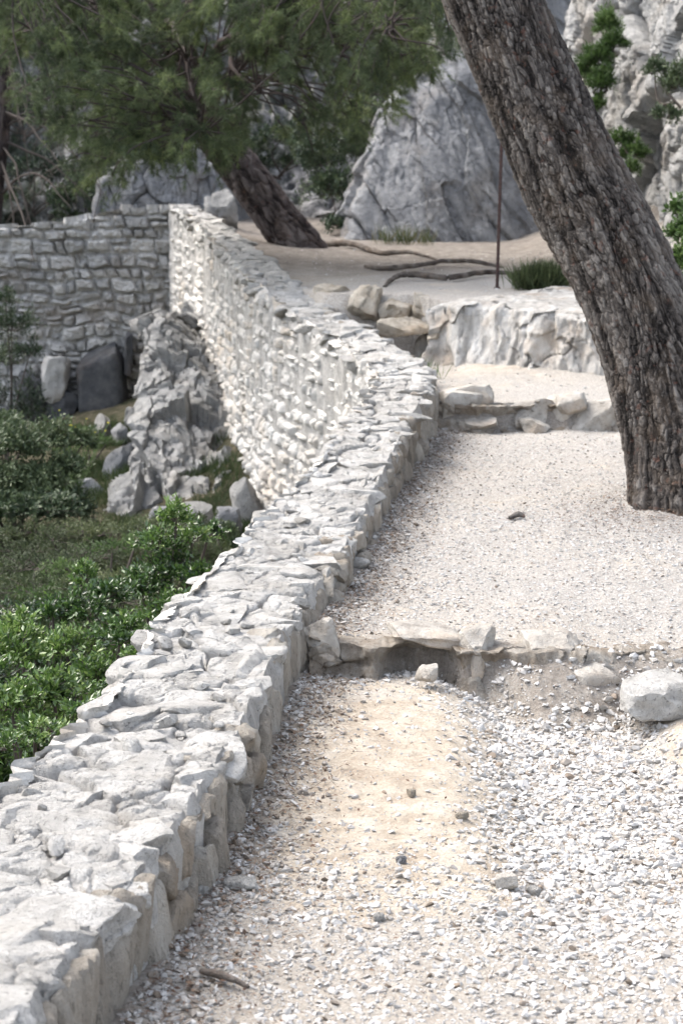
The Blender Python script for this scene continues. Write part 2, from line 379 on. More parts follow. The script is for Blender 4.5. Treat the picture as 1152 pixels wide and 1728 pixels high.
def terrain(x, y, fine=True):
    x = np.asarray(x, float); y = np.asarray(y, float)
    # edges of the three steps
    e1 = 6.84 - .05 * sstep(.7, .4, x) + .13 * sstep(.10, .24, x) * sstep(.46, .36, x) + .022 * n2(x, 0 * y, 19, 3, 16) + .10 * n2(x, 0 * y, 1.6, 3, 5) + .03 * n2(x, 0 * y, 7, 2, 6) + .0 * x
    e2 = 11.86 + .02 * n2(x, 0 * y, 17, 3, 17) + .10 * n2(x, 0 * y, 1.4, 3, 7) + .05 * n2(x, 0 * y, 5, 2, 8)
    e3 = np.interp(x, [-.5, .55, .78, 1.8, 3.2], [14.85, 14.8, 14.32, 13.35, 12.9]) + .04 * n2(x, 0 * y, 4, 2, 9)
    gul = sstep(.30, .62, x - .03 * n2(x, y, 2, 2, 3)) * (1 - sstep(.98, 1.15, x + .06 * n2(x, y, 2, 2, 4) - .10 * np.clip(6.3 - y, 0, 2))) * sstep(3.6, 5.2, y)
    l0 = .0 - .085 * gul + .022 * np.exp(-((x - .18) / .3) ** 2 - ((y - 5.9) / .9) ** 2) + .03 * sstep(5.2, 6.6, y)
    w1 = .045 + .40 * sstep(.45, .75, x) * (1 - .2 * sstep(.9, 1.3, x))      # face in the left part, earth bank on the right
    l1 = -1.45 + EYE + .06 * (y - 6.9) - .03 * sstep(.75, 1.05, x) * np.exp(-((y - 7.1) / .5) ** 2)
    l2 = -.995 + EYE + .047 * (y - 12) + .05 * sstep(.7, 1.0, x) * sstep(12.8, 13.6, y)
    l3 = np.interp(y, [13, 14, 15, 17, 20, 22, 26], [-.50, -.455, -.375, -.27, -.09, .02, .35]) + EYE
    t1 = sstep(0, 1, (y - (e1 - w1)) / w1); t2 = sstep(0, 1, (y - (e2 - .06)) / .06); t3 = sstep(0, 1, (y - (e3 - .05)) / .07)
    R = l0 * (1 - t1) + l1 * t1; R = R * (1 - t2) + l2 * t2
    rub = sstep(14.0, 13.4, y) * 0
    R = R * (1 - t3) + l3 * t3 + rub
    R += sstep(1.7, 4.5, x) * sstep(14.2, 19, y) * 1.1 + sstep(2.6, 5, x) * sstep(9, 12, y) * .6
    near = np.exp(-np.clip(x - xin(y), 0, 9) / .55); R = R + near * sstep(15.2, 17, y) * np.clip(ztop(y) - .10 - R, -1, 1)
    R += .06 * np.exp(-((x - 1.66) / .38) ** 2 - ((y - 9.35) / .38) ** 2)
    R += .035 * np.exp(-np.clip(x - xin(y), 0, 9) / .10) * (1 - t3)           # grit banked against the wall
    L = np.interp(y, [2, 8, 15, 19, 23, 27], [-2.35, -2.35, -2.30, -2.22, -2.05, -1.6]) + EYE - .10 * np.clip(-x - 2.8, 0, 8)
    L += .55 * np.exp(-np.clip(xout(y) - x, 0, 9) / .5) * sstep(14.8, 17.5, y) * (1 - .3 * sstep(20, 23, y))
    L += .10 * n2(x, y, .9, 4, 21)
    lo = xout(y) + .08; hi = xin(y) - .08
    t = sstep(0, 1, (x - lo) / (hi - lo)); Z = L * (1 - t) + R * t
    if fine:
        Z = Z + .012 * n2(x, y, 5, 4, 31) * t + .006 * n2(x, y, 26, 3, 33) + .02 * (1 - t) * n2(x, y, 6, 3, 34)
    return Z, dict(t=t, e1=e1, e2=e2, e3=e3, w1=w1, gul=gul)

def gz(x, y):
    z, _ = terrain(np.array([x], float), np.array([y], float)); return float(z[0])

def make_ground():
    core = np.linspace(-1, 1, 520); ext = np.geomspace(.03, 6, 26)
    u = np.concatenate([-1 - ext[::-1], core, 1 + ext])
    ys = np.concatenate([np.linspace(-8, 2.3, 26), np.geomspace(2.4, 25.5, 960), np.linspace(25.8, 34, 16)])
    wid = .225 * np.clip(ys, 2.4, 30) + .35
    X = (u[None] * wid[:, None]).ravel(); Y = np.repeat(ys, len(u))
    Z, k = terrain(X, Y); t = k['t']
    nn = n2(X, Y, 2.2, 4, 51); n3 = n2(X, Y, 9, 3, 52)
    sand = sstep(-.25, .35, np.exp(-((X - .10 + .05 * (Y - 5.7)) / .50) ** 4 - ((Y - 5.6) / 1.15) ** 4) * 1.15 - .40 + .5 * nn + .45 * n3)
    bank = sstep(.45, .7, X) * sstep(k['e1'] - k['w1'] - .05, k['e1'] - k['w1'] + .05, Y) * (1 - sstep(k['e1'] - .02, k['e1'] + .05, Y))
    side = sstep(1.0, 1.1, X) * sstep(5.2, 5.6, Y) * (1 - sstep(6.5, 6.7, Y))
    orange = np.exp(-((X - 1.05) / .35) ** 2 - ((Y - 13.6) / .35) ** 2)
    sand = np.clip(np.maximum.reduce([sand, .9 * side, .8 * orange, .36 - .30 * sstep(6.7, 7.2, Y) + .25 * nn]), 0, 1)
    face1 = sstep(k['e1'] - .09, k['e1'] - .05, Y) * (1 - sstep(k['e1'] - .01, k['e1'] + .02, Y)) * (X < .7)
    face2 = sstep(k['e2'] - .09, k['e2'] - .05, Y) * (1 - sstep(k['e2'], k['e2'] + .02, Y))
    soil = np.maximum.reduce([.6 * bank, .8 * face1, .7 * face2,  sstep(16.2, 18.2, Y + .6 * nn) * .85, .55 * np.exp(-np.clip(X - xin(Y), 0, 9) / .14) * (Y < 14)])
    masks = np.stack([sand, np.clip(soil, 0, 1), (1 - sstep(.0, .6, t)) * 1], 1)
    n = len(u); i = np.arange(len(ys) - 1)[:, None] * n; j = np.arange(n - 1)[None]
    F = np.stack([i + j, i + j + 1, i + n + j + 1, i + n + j], -1).reshape(-1, 4)
    o = build('ground', np.stack([X, Y, Z], 1), F, M['ground'], masks=masks); tag(o, kind='structure')
make_ground()

# ------------------------------------------------------------------ gravel, litter
def pebble_shapes(n=14):
    out = []
    r = np.random.default_rng(5)
    for k in range(n):
        b = bmesh.new(); p = r.normal(size=(13, 3)); p /= np.linalg.norm(p, axis=1)[:, None]; p *= r.uniform(.75, 1, (13, 1)); p *= [1, .80, .58]
        for q in p: b.verts.new(q)
        bmesh.ops.convex_hull(b, input=b.verts); bmesh.ops.triangulate(b, faces=b.faces)
        bad = [v for v in b.verts if not v.link_faces]; bmesh.ops.delete(b, geom=bad, context='VERTS')
        b.verts.index_update(); b.verts.ensure_lookup_table()
        out.append((np.array([v.co[:] for v in b.verts]), np.array([[v.index for v in f.verts] for f in b.faces]))); b.free()
    return out
PEB = pebble_shapes()

def scatter(X, Y, Z, S, T, acc, tilt=.32, sink=.15):
    r = np.random.default_rng(11); kind = r.integers(0, len(PEB), len(X))
    for k, (V, F) in enumerate(PEB):
        m = np.where(kind == k)[0]
        if not len(m): continue
        a = r.uniform(0, 2 * math.pi, len(m)); tx = r.normal(0, tilt, len(m)); ty = r.normal(0, tilt, len(m))
        ca, sa = np.cos(a), np.sin(a); cx, sx = np.cos(tx), np.sin(tx); cy, sy = np.cos(ty), np.sin(ty)
        W = V[None] * (S[m][:, None, None] / 2) * np.stack([r.uniform(.85, 1.35, len(m)), r.uniform(.8, 1.1, len(m)), r.uniform(.7, 1.3, len(m))], 1)[:, None]
        x, y, z = W[..., 0], W[..., 1], W[..., 2]
        y, z = y * cx[:, None] - z * sx[:, None], y * sx[:, None] + z * cx[:, None]
        x, z = x * cy[:, None] + z * sy[:, None], -x * sy[:, None] + z * cy[:, None]
        x, y = x * ca[:, None] - y * sa[:, None], x * sa[:, None] + y * ca[:, None]
        zz = Z[m] + S[m] * (.22 - sink)
        W = np.stack([x + X[m][:, None], y + Y[m][:, None], z + zz[:, None]], -1)
        n = len(V); FF = F[None] + (np.arange(len(m)) * n)[:, None, None]
        acc.add(W.reshape(-1, 3), FF.reshape(-1, 3), np.repeat(T[m], n))

def make_gravel():
    r = np.random.default_rng(3); acc = Acc()
    def lay(N, y0, y1, smin, smax, maskf, pw=1.0):
        N = int(N * 1.28); y = y0 + (y1 - y0) * r.random(N) ** pw; w = .225 * y + .4; x = r.uniform(-1, 1.56, N) * w
        ok = (x > xin(y) + .005); x, y = x[ok], y[ok]
        z, k = terrain(x, y); pr = maskf(x, y, k); ok = r.random(len(x)) < pr; x, y, z = x[ok], y[ok], z[ok]
        s = smin + (smax * 1.15 - smin) * r.random(len(x)) ** 3.2
        t = np.clip(r.beta(3.2, 1.7, len(x)) + .05 * n2(x, y, 3, 2, 8), 0, 1)
        t = np.where(r.random(len(x)) < .03, r.uniform(0, .25, len(x)), t)
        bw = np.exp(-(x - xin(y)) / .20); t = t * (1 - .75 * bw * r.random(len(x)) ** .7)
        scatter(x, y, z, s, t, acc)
    def fore(x, y, k):
        nn = n2(x, y, 2.5, 3, 71); g = k['gul']
        sandy = np.exp(-((x - .10 + .05 * (y - 5.7)) / .50) ** 4 - ((y - 5.7) / 1.1) ** 4)
        side = sstep(1.0, 1.1, x) * sstep(5.2, 5.6, y)
        bank = sstep(.5, .7, x) * sstep(k['e1'] - k['w1'], k['e1'] - k['w1'] + .1, y)
        return np.clip(.80 + .45 * sstep(5.3, 4.4, y) + .3 * sstep(.25, .5, x) - .80 * sandy * (1 - g) * sstep(4.2, 4.9, y) + .45 * nn + .25 * n2(x, y, 8, 2, 74) - .8 * side - .75 * bank + .5 * np.exp(-(x - xin(y)) / .10), .13, 1) * (y < k['e1'] - .05)
    def gully(x, y, k): return k['gul'] * (y < k['e1'] - k['w1'] * .75)
    def lev1(x, y, k):
        nn = n2(x, y, 1.2, 3, 72); return np.clip(.75 + .6 * nn, .15, 1) * (y > k['e1'] + .01) * (y < k['e2'] - .1)
    lay(52000, 3.0, 7.0, .008, .028, fore, .9)
    lay(60000, 3.0, 7.0, .004, .011, fore, .9)
    lay(30000, 3.8, 7.0, .018, .042, gully)
    lay(52000, 6.8, 9.5, .006, .021, lev1)
    lay(30000, 9.0, 12.1, .008, .020, lev1)
    lay(5000, 12, 14.6, .010, .030, lambda x, y, k: (y > k['e2']) * (y < k['e3'] - .1) * (.3 + .7 * sstep(.9, .5, x)))
    lay(3000, 14.3, 20, .012, .03, lambda x, y, k: (y > k['e3'] + .8) * .5 + 0 * x)
    lay(5000, 6.2, 7.0, .012, .05, lambda x, y, k: (x > .42) * (y > k['e1'] - k['w1'] - .02) * (y < k['e1']) * .8)
    lay(2500, 6.5, 6.95, .012, .04, lambda x, y, k: (x < .5) * (y > k['e1'] - .2) * (y < k['e1'] - .03) * 1.0)
    # strip of larger grit along the foot of the wall
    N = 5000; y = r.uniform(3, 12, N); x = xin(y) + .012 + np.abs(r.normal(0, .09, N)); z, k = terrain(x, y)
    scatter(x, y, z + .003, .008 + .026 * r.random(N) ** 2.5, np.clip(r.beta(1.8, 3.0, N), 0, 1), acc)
    o = acc.build('gravel', M['gravel'], smooth=False); tag(o, 'pale crushed limestone gravel spread over the path and filling its gully', 'gravel', kind='stuff')
make_gravel()

def leaf_quads(C, A, N, L, W, fold=.15):
    """leaf blades at C, along A, facing N"""
    A = A / (np.linalg.norm(A, axis=1)[:, None] + 1e-9); B = np.cross(A, N); B /= (np.linalg.norm(B, axis=1)[:, None] + 1e-9); U = np.cross(B, A)
    L = np.asarray(L)[:, None]; W = np.asarray(W)[:, None]
    v0 = C; v1 = C + A * L * .5 + B * W * .5 + U * W * fold; v2 = C + A * L; v3 = C + A * L * .5 - B * W * .5 + U * W * fold
    V = np.stack([v0, v1, v2, v3], 1).reshape(-1, 3); F = np.arange(len(C) * 4).reshape(-1, 4); return V, F

def make_litter():
    r = np.random.default_rng(9); N = 12000
    y = r.uniform(3.2, 12, N); near = r.random(N) < .72
    x = np.where(near, xin(y) + .015 + np.abs(r.normal(0, .13, N)), xin(y) + r.uniform(0, 2.4, N))
    # beneath the big pine
    k = N // 3; y[:k] = 9.15 + r.normal(0, .28, k); x[:k] = 1.62 + r.normal(0, .30, k)
    ok = x > xin(y) + .01; x, y = x[ok], y[ok]; z, _ = terrain(x, y); n = len(x)
    A = np.stack([r.normal(size=n), r.normal(size=n), r.normal(0, .25, n)], 1); Nn = np.stack([r.normal(0, .3, n), r.normal(0, .3, n), np.ones(n)], 1)
    L = r.uniform(.006, .020, n); W_ = L * r.uniform(.15, .6, n); ned = r.random(n) < .3; L = np.where(ned, r.uniform(.03, .06, n), L); W_ = np.where(ned, .0022, W_); A[ned, 2] *= .3; V, F = leaf_quads(np.stack([x, y, z + .013], 1), A, Nn, L, W_)
    tag(build('leaf_litter', V, F, M['litter'], tint=np.repeat(r.random(n), 4), smooth=False), 'reddish brown dry leaf crumbs scattered along the foot of the low wall', 'leaf litter', kind='stuff')
make_litter()

# ------------------------------------------------------------------ the long stone wall beside the path
def wall_frame(y):
    e = .05; dx = (float(xin(y + e)) + float(xout(y + e)) - float(xin(y - e)) - float(xout(y - e))) / (4 * e)
    return math.atan2(-dx, 1)            # yaw so that local +Y follows the wall

def rough(V, amp, f, s=0):
    return V + amp * np.stack([fbm(V * f + 31.7 * k, 4, s + 7 * k) for k in range(3)], 1)

def make_path_wall():
    w = empty('path_wall', (float(xin(4.)), 4., gz(float(xin(4.)) + .1, 4.)), 'long rough limestone wall that follows the path, low parapet near, tall white valley face beyond', 'stone wall')
    r = np.random.default_rng(21)
    # core with the bedded coping slabs: one crowned, broken surface
    ys = np.concatenate([np.arange(1.2, 9, .0075), np.arange(9, 12.6, .011), np.arange(12.6, 23.6, .022)])
    prof = [(0, -2.6), (0, -1.2), (0, -.5), (0, -.25), (0, -.15), (0, -.06)] + [(u, 0) for u in np.linspace(.01, .99, 76)] + [(1, -.03), (1, -.06), (1, -.15), (1, -.28), (1, -.6)]
    Yg = np.repeat(ys, len(prof)); U = np.tile([p[0] for p in prof], len(ys)); DZ = np.tile([p[1] for p in prof], len(ys))
    xo, xi, zt = xout(Yg), xin(Yg), ztop(Yg)
    X = (xo + .035) + U * (xi - .03 - xo - .035); Z = zt + DZ - .028
    V = np.stack([X, Yg, Z], 1); top = (DZ == 0)
    Uw = U * (xi - xo)
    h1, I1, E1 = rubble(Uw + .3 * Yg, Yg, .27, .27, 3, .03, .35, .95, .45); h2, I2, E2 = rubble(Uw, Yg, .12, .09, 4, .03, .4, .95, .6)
    mort = sstep(.05, .35, n2(X, Yg, 3.3, 3, 65))
    strat = n2(X * .5 + Yg * .1, Yg * 2.2, 7, 4, 64); rel = (.036 * h1 * (1 - .7 * mort) + .010 * h2 + .030 * mort * (.7 + .3 * n2(X, Yg, 18, 4, 66))) + .020 * n2(X, Yg, 3.2, 3, 61) + .010 * np.abs(strat) + .005 * n2(X, Yg, 30, 3, 62) + .0025 * n2(X, Yg, 90, 2, 63)
    V[:, 2] += top * (rel - .012 - .022 * np.exp(-(E1 / .035) ** 2) * (1 - .6 * mort))
    V = V + np.where(top, .25, 1.0)[:, None] * .014 * np.stack([fbm(V * 12 + 9 * k, 3, k) for k in range(3)], 1)
    V[:, 0] += np.where(U == 0, -.03 * h1, np.where(U == 1, .02 * h1, 0))
    n = len(prof); i = np.arange(len(ys) - 1)[:, None] * n; j = np.arange(n - 1)[None]
    F = np.stack([i + j, i + j + 1, i + n + j + 1, i + n + j], -1).reshape(-1, 4)
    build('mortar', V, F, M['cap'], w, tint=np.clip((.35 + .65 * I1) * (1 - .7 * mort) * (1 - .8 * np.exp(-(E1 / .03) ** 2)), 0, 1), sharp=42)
    a = Acc(); k = 0
    # edge stones on both sides, broken slabs between
    for side in (0, 1):
        y = 1.6
        while y < 22.8:
            L = r.uniform(.10, .26) if side == 0 else r.uniform(.09, .2); yc = y + L / 2; dp = r.uniform(.10, .20); th = r.uniform(.07, .12); k += 1
            x = float(xout(yc)) + dp / 2 - r.uniform(-.01, .045) if side == 0 else float(xin(yc)) - dp / 2 - r.uniform(.0, .03)
            V_, F_ = stone((x, yc, float(ztop(yc)) - th / 2 + r.uniform(-.018, .022)), (dp, L * 1.08, th), 1000 + k, 4 if y < 9.5 else 3, 9, 12, .50, .86,
                           (r.normal(0, .09), r.normal(0, .10), wall_frame(yc) + r.normal(0, .25)), .035, 2.4)
            a.add(V_, F_, r.uniform(.3, 1)); y += L * r.uniform(.9, 1.5 if side == 0 else 1.2)
    y = 1.6
    while y < 22.6:
        if r.random() < .55:
            uu = r.uniform(.15, .85); L = r.uniform(.12, .32); row = r.uniform(.10, .22); x = float(xout(y)) * (1 - uu) + float(xin(y)) * uu; th = r.uniform(.05, .09); k += 1
            V_, F_ = stone((x, y, float(ztop(y)) - th * .5 + r.uniform(.000, .014)), (L, row * 1.5, th), 3000 + k, 4 if y < 9.5 else 3, 9, 13, .48, .85, (r.normal(0, .06), r.normal(0, .06), wall_frame(y) + r.normal(0, .7)), .03, 2.4)
            a.add(V_, F_, r.uniform(.35, 1))
        y += r.uniform(.03, .10)
    for q in range(230):
        yy = 1.8 + 11.5 * r.random() ** 1.15; uu = r.uniform(.05, .95); x = float(xout(yy)) * (1 - uu) + float(xin(yy)) * uu; sz = r.uniform(.015, .06)
        V_, F_ = stone((x, yy, float(ztop(yy)) + r.uniform(-.012, .012)), (sz * 1.4, sz, sz * .6), 5000 + q, 2, 8, 9, .45, .85, (r.normal(0, .3), r.normal(0, .3), r.uniform(0, 6)), .03)
        a.add(V_, F_, r.uniform(.1, 1))
    V = a.verts(); V = rough(V * [1, 1, 2.2], .008, 11, 3) / [1, 1, 2.2]; V = rough(V, .0022, 70, 4)
    a.build('coping', M['cap'], w, V=V, sharp=30)
    # path-side face: upright slabs
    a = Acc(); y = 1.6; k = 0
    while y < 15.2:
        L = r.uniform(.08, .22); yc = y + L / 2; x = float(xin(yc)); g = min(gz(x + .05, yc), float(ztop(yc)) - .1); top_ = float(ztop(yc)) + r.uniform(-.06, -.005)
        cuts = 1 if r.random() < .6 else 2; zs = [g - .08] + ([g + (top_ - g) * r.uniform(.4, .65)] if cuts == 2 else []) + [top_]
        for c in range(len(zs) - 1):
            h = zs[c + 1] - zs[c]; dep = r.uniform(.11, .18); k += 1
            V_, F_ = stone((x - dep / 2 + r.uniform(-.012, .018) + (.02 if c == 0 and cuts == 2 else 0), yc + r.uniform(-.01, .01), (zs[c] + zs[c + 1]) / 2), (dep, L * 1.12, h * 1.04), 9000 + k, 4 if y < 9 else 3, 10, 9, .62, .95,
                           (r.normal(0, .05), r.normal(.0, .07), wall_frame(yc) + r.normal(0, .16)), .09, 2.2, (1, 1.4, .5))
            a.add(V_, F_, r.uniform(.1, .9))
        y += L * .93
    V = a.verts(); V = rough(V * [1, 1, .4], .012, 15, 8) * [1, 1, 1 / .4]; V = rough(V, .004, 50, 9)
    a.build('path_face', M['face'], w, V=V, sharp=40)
    # valley-side face: irregular courses down to the slope
    ys = np.concatenate([np.arange(1.6, 12, .02), np.arange(12, 23.5, .011)]); nz = 230; q = np.linspace(0, 1, nz)
    Yg = np.repeat(ys, nz); zt = ztop(Yg) + .02; zb = np.full_like(Yg, EYE - 2.85); Z = zt + (zb - zt) * np.tile(q, len(ys)); dx = (xout(Yg + .05) - xout(Yg - .05)) / .1
    Zc = Z - .55 * (ztop(Yg) - ztop(np.full_like(Yg, 17.)))
    h, ID, E = courses(Yg * 1.03, Zc, 13, (.10, .28), (.09, .16), .014, .035, rnd=.018); h2, I2, E2 = rubble(Yg, Zc, .09, .06, 15, .03, .3, .9, .5)
    P3 = np.stack([Yg, Z, 0 * Z], 1); rel = .062 * h + .012 * h2 + .016 * fbm(P3 * np.array([9, 22, 1]), 4, 3) + .006 * fbm(P3 * 50, 2, 4)
    out = rel - .055; nn = np.sqrt(1 + dx ** 2)
    V = np.stack([xout(Yg) + .02 - out / nn - .06 * np.tile(q, len(ys)), Yg + out * dx / nn, Z], 1)
    i = np.arange(len(ys) - 1)[:, None] * nz; j = np.arange(nz - 1)[None]; F = np.stack([i + j, i + nz + j, i + nz + j + 1, i + j + 1], -1).reshape(-1, 4)
    build('valley_face', V, F, M['valley'], w, tint=np.clip(.25 + .75 * ID, 0, 1), sharp=50)
make_path_wall()

# ------------------------------------------------------------------ the taller wall across the valley side
def make_back_wall():
    x0, x1, d = -7.5, -1.75, 23.2; zb = -2.6 + EYE
    w = empty('back_wall', (-4, d, gz(-4, d)), 'grey dry stone retaining wall closing the valley side behind the bushes, big irregular blocks', 'stone wall')
    r = np.random.default_rng(31)
    def tp(x): return float(P(0, np.interp(576 + x / d * FPX, [-400, 0, 130, 200, 300, 400], [395, 383, 372, 352, 350, 350]), d)[2])
    xs = np.linspace(x0, x1 + .3, 60); V = []
    for x in xs:
        for (yy, zz) in ((d + .14, zb), (d + .14, tp(x) - .06), (d + .55, tp(x) - .06), (d + .55, zb)): V.append((x, yy, zz))
    i = np.arange(59)[:, None] * 4; j = np.arange(3)[None]; F = np.stack([i + j, i + j + 1, i + 5 + j, i + 4 + j], -1).reshape(-1, 4)
    build('core', rough(np.array(V), .03, 4), F, M['joint'], w, tint=np.full(len(V), .3))
    xs = np.arange(x0, x1 + .2, .0125); nz = 250; q = np.linspace(0, 1, nz); X = np.repeat(xs, nz); tt = np.interp(X, np.linspace(x0, x1 + .3, 60), [tp(v) for v in np.linspace(x0, x1 + .3, 60)])
    Q = np.tile(q, len(xs)); Z = tt + (zb - tt) * Q
    h, ID, E = courses(X + .12 * (Z - Z.min()), Z, 33, (.12, .30), (.12, .21), .018, .055, rnd=.022); h2, I2, E2 = rubble(X, Z, .08, .06, 35, .03, .3, .9, .8)
    P3 = np.stack([X, Z, 0 * Z], 1); rel = .085 * h + .016 * h2 + .05 * fbm(P3 * 5, 5, 3, .6)
    Z = Z + (Q < .004) * .05 * (ID - .5) * 2; V = np.stack([X, d + .10 - rel, Z], 1)
    V2 = V.reshape(len(xs), nz, 3); cap = V2[:, 0:1].copy(); cap[:, :, 1] = d + .5; V = np.concatenate([cap, V2], 1).reshape(-1, 3); ID = np.concatenate([ID.reshape(len(xs), nz)[:, :1], ID.reshape(len(xs), nz)], 1).ravel(); nz += 1
    i = np.arange(len(xs) - 1)[:, None] * nz; j = np.arange(nz - 1)[None]; F = np.stack([i + j, i + j + 1, i + nz + j + 1, i + nz + j], -1).reshape(-1, 4)
    build('masonry', V, F, M['back'], w, tint=ID, sharp=50)
make_back_wall()

# ------------------------------------------------------------------ rock formations
def crag(V, f, amp, an=(1, 1, 1), s=0, crack=.5, rot=(0, 0, 0), warp=.35):
    Q = (V @ rotm(*rot).T) * f * np.array(an) + warp * np.stack([fbm(V * f * 1.3 + 5 * k, 3, s + k) for k in range(3)], 1)
    F1, F2, ID, C = cell(Q, s); g = F2 - F1
    tilt = (ID * 37.7 % 1 - .5) * (Q[:, 0] - C[:, 0]) + (ID * 91.3 % 1 - .5) * (Q[:, 2] - C[:, 2])
    cr = np.exp(-(g / .035) ** 2) * (vnoise(V * f * .9, s + 77) > .15)
    return amp * ((ID - .5) * .8 + tilt * 1.5 - crack * cr), ID

def big_rock(name, c, size, seed, mat, label, cat, l=5, rot=(0, 0, 0), p=7, cuts=14, lo=.50, hi=.86, amp=.07, f=2.2, an=(1, 1, 1), crot=(0, 0, 0), group=None, nf=1.6):
    V, F = stone(c, size, seed, l, p, cuts, lo, hi, rot, .08, nf)
    c = np.asarray(c); D = V - c; D /= np.linalg.norm(D, axis=1)[:, None]
    d1, ID = crag(V, f, amp, an, seed % 50, .5, crot); d2, I2 = crag(V, f * 3.1, amp * .35, an, seed % 50 + 9, .5, crot)
    V = V + D * (d1 + d2 + amp * .5 * fbm(V * f * 4, 5, 3))[:, None]
    base = (c[0], c[1], V[:, 2].min())
    return tag(build(name, V, F, mat, loc=base, tint=.5 * ID + .5 * I2, sharp=42), label, cat, group)

def box_rock(name, px0, px1, py0, py1, d, depth, mat, label, seed, cat='rock', sink=.12, l=4, group=None, rot=None, **k):
    """a rock that fills the given extent of the photo at distance d, sunk into the ground"""
    a = P(px0, py0, d); b = P(px1, py1, d); w = b[0] - a[0]; h = a[2] - b[2] + sink
    c = ((a[0] + b[0]) / 2, d + depth * .35, b[2] - sink + h / 2)
    rr = np.random.default_rng(seed)
    return big_rock(name, c, (w * 1.08, depth, h * 1.06), seed, mat, label, cat, l, rot or (rr.normal(0, .08), rr.normal(0, .08), rr.normal(0, .2)), amp=k.pop('amp', .085 * min(w, h)), f=k.pop('f', 1.6 / max(w, h) * 1.4), group=group, **k)

# face of the first step
S1 = 'rocks set along the lower step'
box_rock('step_rock', 512, 566, 1048, 1106, 6.80, .16, M['step'], 'squat grey rock at the left end of the lower step, against the wall', 101, sink=.05, group=S1)
box_rock('step_rock', 660, 772, 1064, 1088, 6.80, .30, M['step'], 'thin pale slab overhanging the dark hollow of the lower step', 102, sink=.0, group=S1, cuts=6, amp=.006)
box_rock('step_rock', 768, 838, 1068, 1130, 6.74, .24, M['step'], 'angular tan rock jutting from the middle of the lower step', 103, sink=.03, group=S1)
box_rock('step_rock', 880, 985, 1068, 1126, 6.76, .28, M['step'], 'broad rounded rock near the right end of the lower step', 104, sink=.03, group=S1)
box_rock('step_rock', 706, 742, 1122, 1150, 6.58, .09, M['step'], 'small white pointed rock below the lower step hollow', 105, sink=.01, group=S1, l=3)
box_rock('step_rock', 950, 1040, 1120, 1166, 6.66, .28, M['step'], 'low pale rock sloping down towards the gully right of the lower step', 108, sink=.04, group=S1, amp=.01)
box_rock('boulder', 1058, 1186, 1146, 1204, 6.28, .30, M['cap'], 'large white wedge-shaped boulder at the right edge of the path', 109, 'boulder', sink=.08, cuts=12)
# second step
S2 = 'stones edging the middle step'
for i, (a, b, t, bt, lab) in enumerate([
        (742, 815, 642, 708, 'dark upright stone at the left end of the middle step beside the wall'),
        (800, 868, 672, 718, 'squat brown stone second from the left in the middle step'),
        (856, 922, 674, 722, 'flat grey stone in the centre of the middle step'),
        (908, 985, 672, 726, 'broad tilted tan stone right of centre in the middle step'),
        (972, 1048, 676, 728, 'long pale stone of the middle step ending behind the leaning trunk'),
        (1040, 1120, 676, 728, 'stone of the middle step hidden mostly behind the leaning trunk')]):
    box_rock('step_stone', a - 12, b + 14, t + (i % 3) * 3, bt - 2, 11.84 + .05 * (i % 2), .34, M['step'], lab, 120 + i, sink=.08, group=S2, cuts=16, lo=.42, p=9, amp=.012)
for i, (a, b, t, bt, lab) in enumerate([(788, 842, 700, 722, 'small wedge stone low down between the squat brown stone and the dark upright one'), (872, 926, 706, 724, 'small flat stone at the foot of the flat grey stone'),
        (930, 990, 664, 690, 'thin slab lying on top of the broad tilted tan stone'), (770, 830, 646, 676, 'rounded dark stone on top of the left end of the middle step')]):
    box_rock('step_stone', a, b, t, bt, 11.76 + .12 * (t < 700), .22, M['step'], lab, 160 + i, sink=.03, group=S2, cuts=14, amp=.008)
def make_step(name, ei, x0, x1, wf, lipf, mat, label, seed, rocky):
    """eroded front of a step: crust on top, lip, hollow, crumbling foot"""
    xs = np.arange(x0, x1, .006); nv = 60; V = []
    _, k = terrain(xs, np.full_like(xs, 7.)); e = k['e1' if ei == 1 else 'e2']; w = wf(xs); lip = lipf(xs)
    ztp, _ = terrain(xs, e + .14); zbt, _ = terrain(xs, e - w - .10)
    for q in np.linspace(0, 1, nv):
        if q < .3: u = q / .3; y = e + .20 - u * (.20 + .045 + .03 * lip); z = ztp + .012 * math.sin(u * 3.1) - .022 * (1 - u) 
        elif q < .6: u = (q - .3) / .3; y = e - .045 - .03 * lip + u * (.02 + .13 * lip) - u * (w - .05) * .35; z = ztp * (1 - .55 * u) + zbt * .55 * u
        else: u = (q - .6) / .4; y = e - .025 + .10 * lip - (w - .05) * .35 - u * (.06 + .10 * lip + (w - .05) * .85); z = ztp * (.45 - .50 * u) + zbt * (.55 + .50 * u) - .015 * u
        V.append(np.stack([xs, y, z], 1))
    V = np.array(V).reshape(-1, 3); d1, I1 = crag(V, 7, .035 * rocky, (1, 1, 1.6), seed, .5, (0, .1, 0), .35); Q = np.repeat(np.linspace(0, 1, nv), len(xs)); m = sstep(0, .25, Q) * sstep(1.02, .8, Q)
    V[:, 1] -= m * (d1 + .03 * fbm(V * 9, 4, seed)); V[:, 2] += .35 * m * d1; V = rough(V, .012, 22, seed)
    n = len(xs); i = np.arange(nv - 1)[:, None] * n; j = np.arange(n - 1)[None]; F = np.stack([i + j, i + n + j, i + n + j + 1, i + j + 1], -1).reshape(-1, 4)
    tag(build(name, V, F, mat, loc=(xs.mean(), float(e.mean()), float(zbt.mean())), tint=np.clip(.25 + .6 * I1, 0, 1), sharp=45), label, 'step')
M['crust'] = rock_mat('earthy_crust', (.16, .13, .10), (.36, .315, .265), (.56, .53, .48), (.30, .235, .17), 3.0, .7, .35, .010, None, .5)
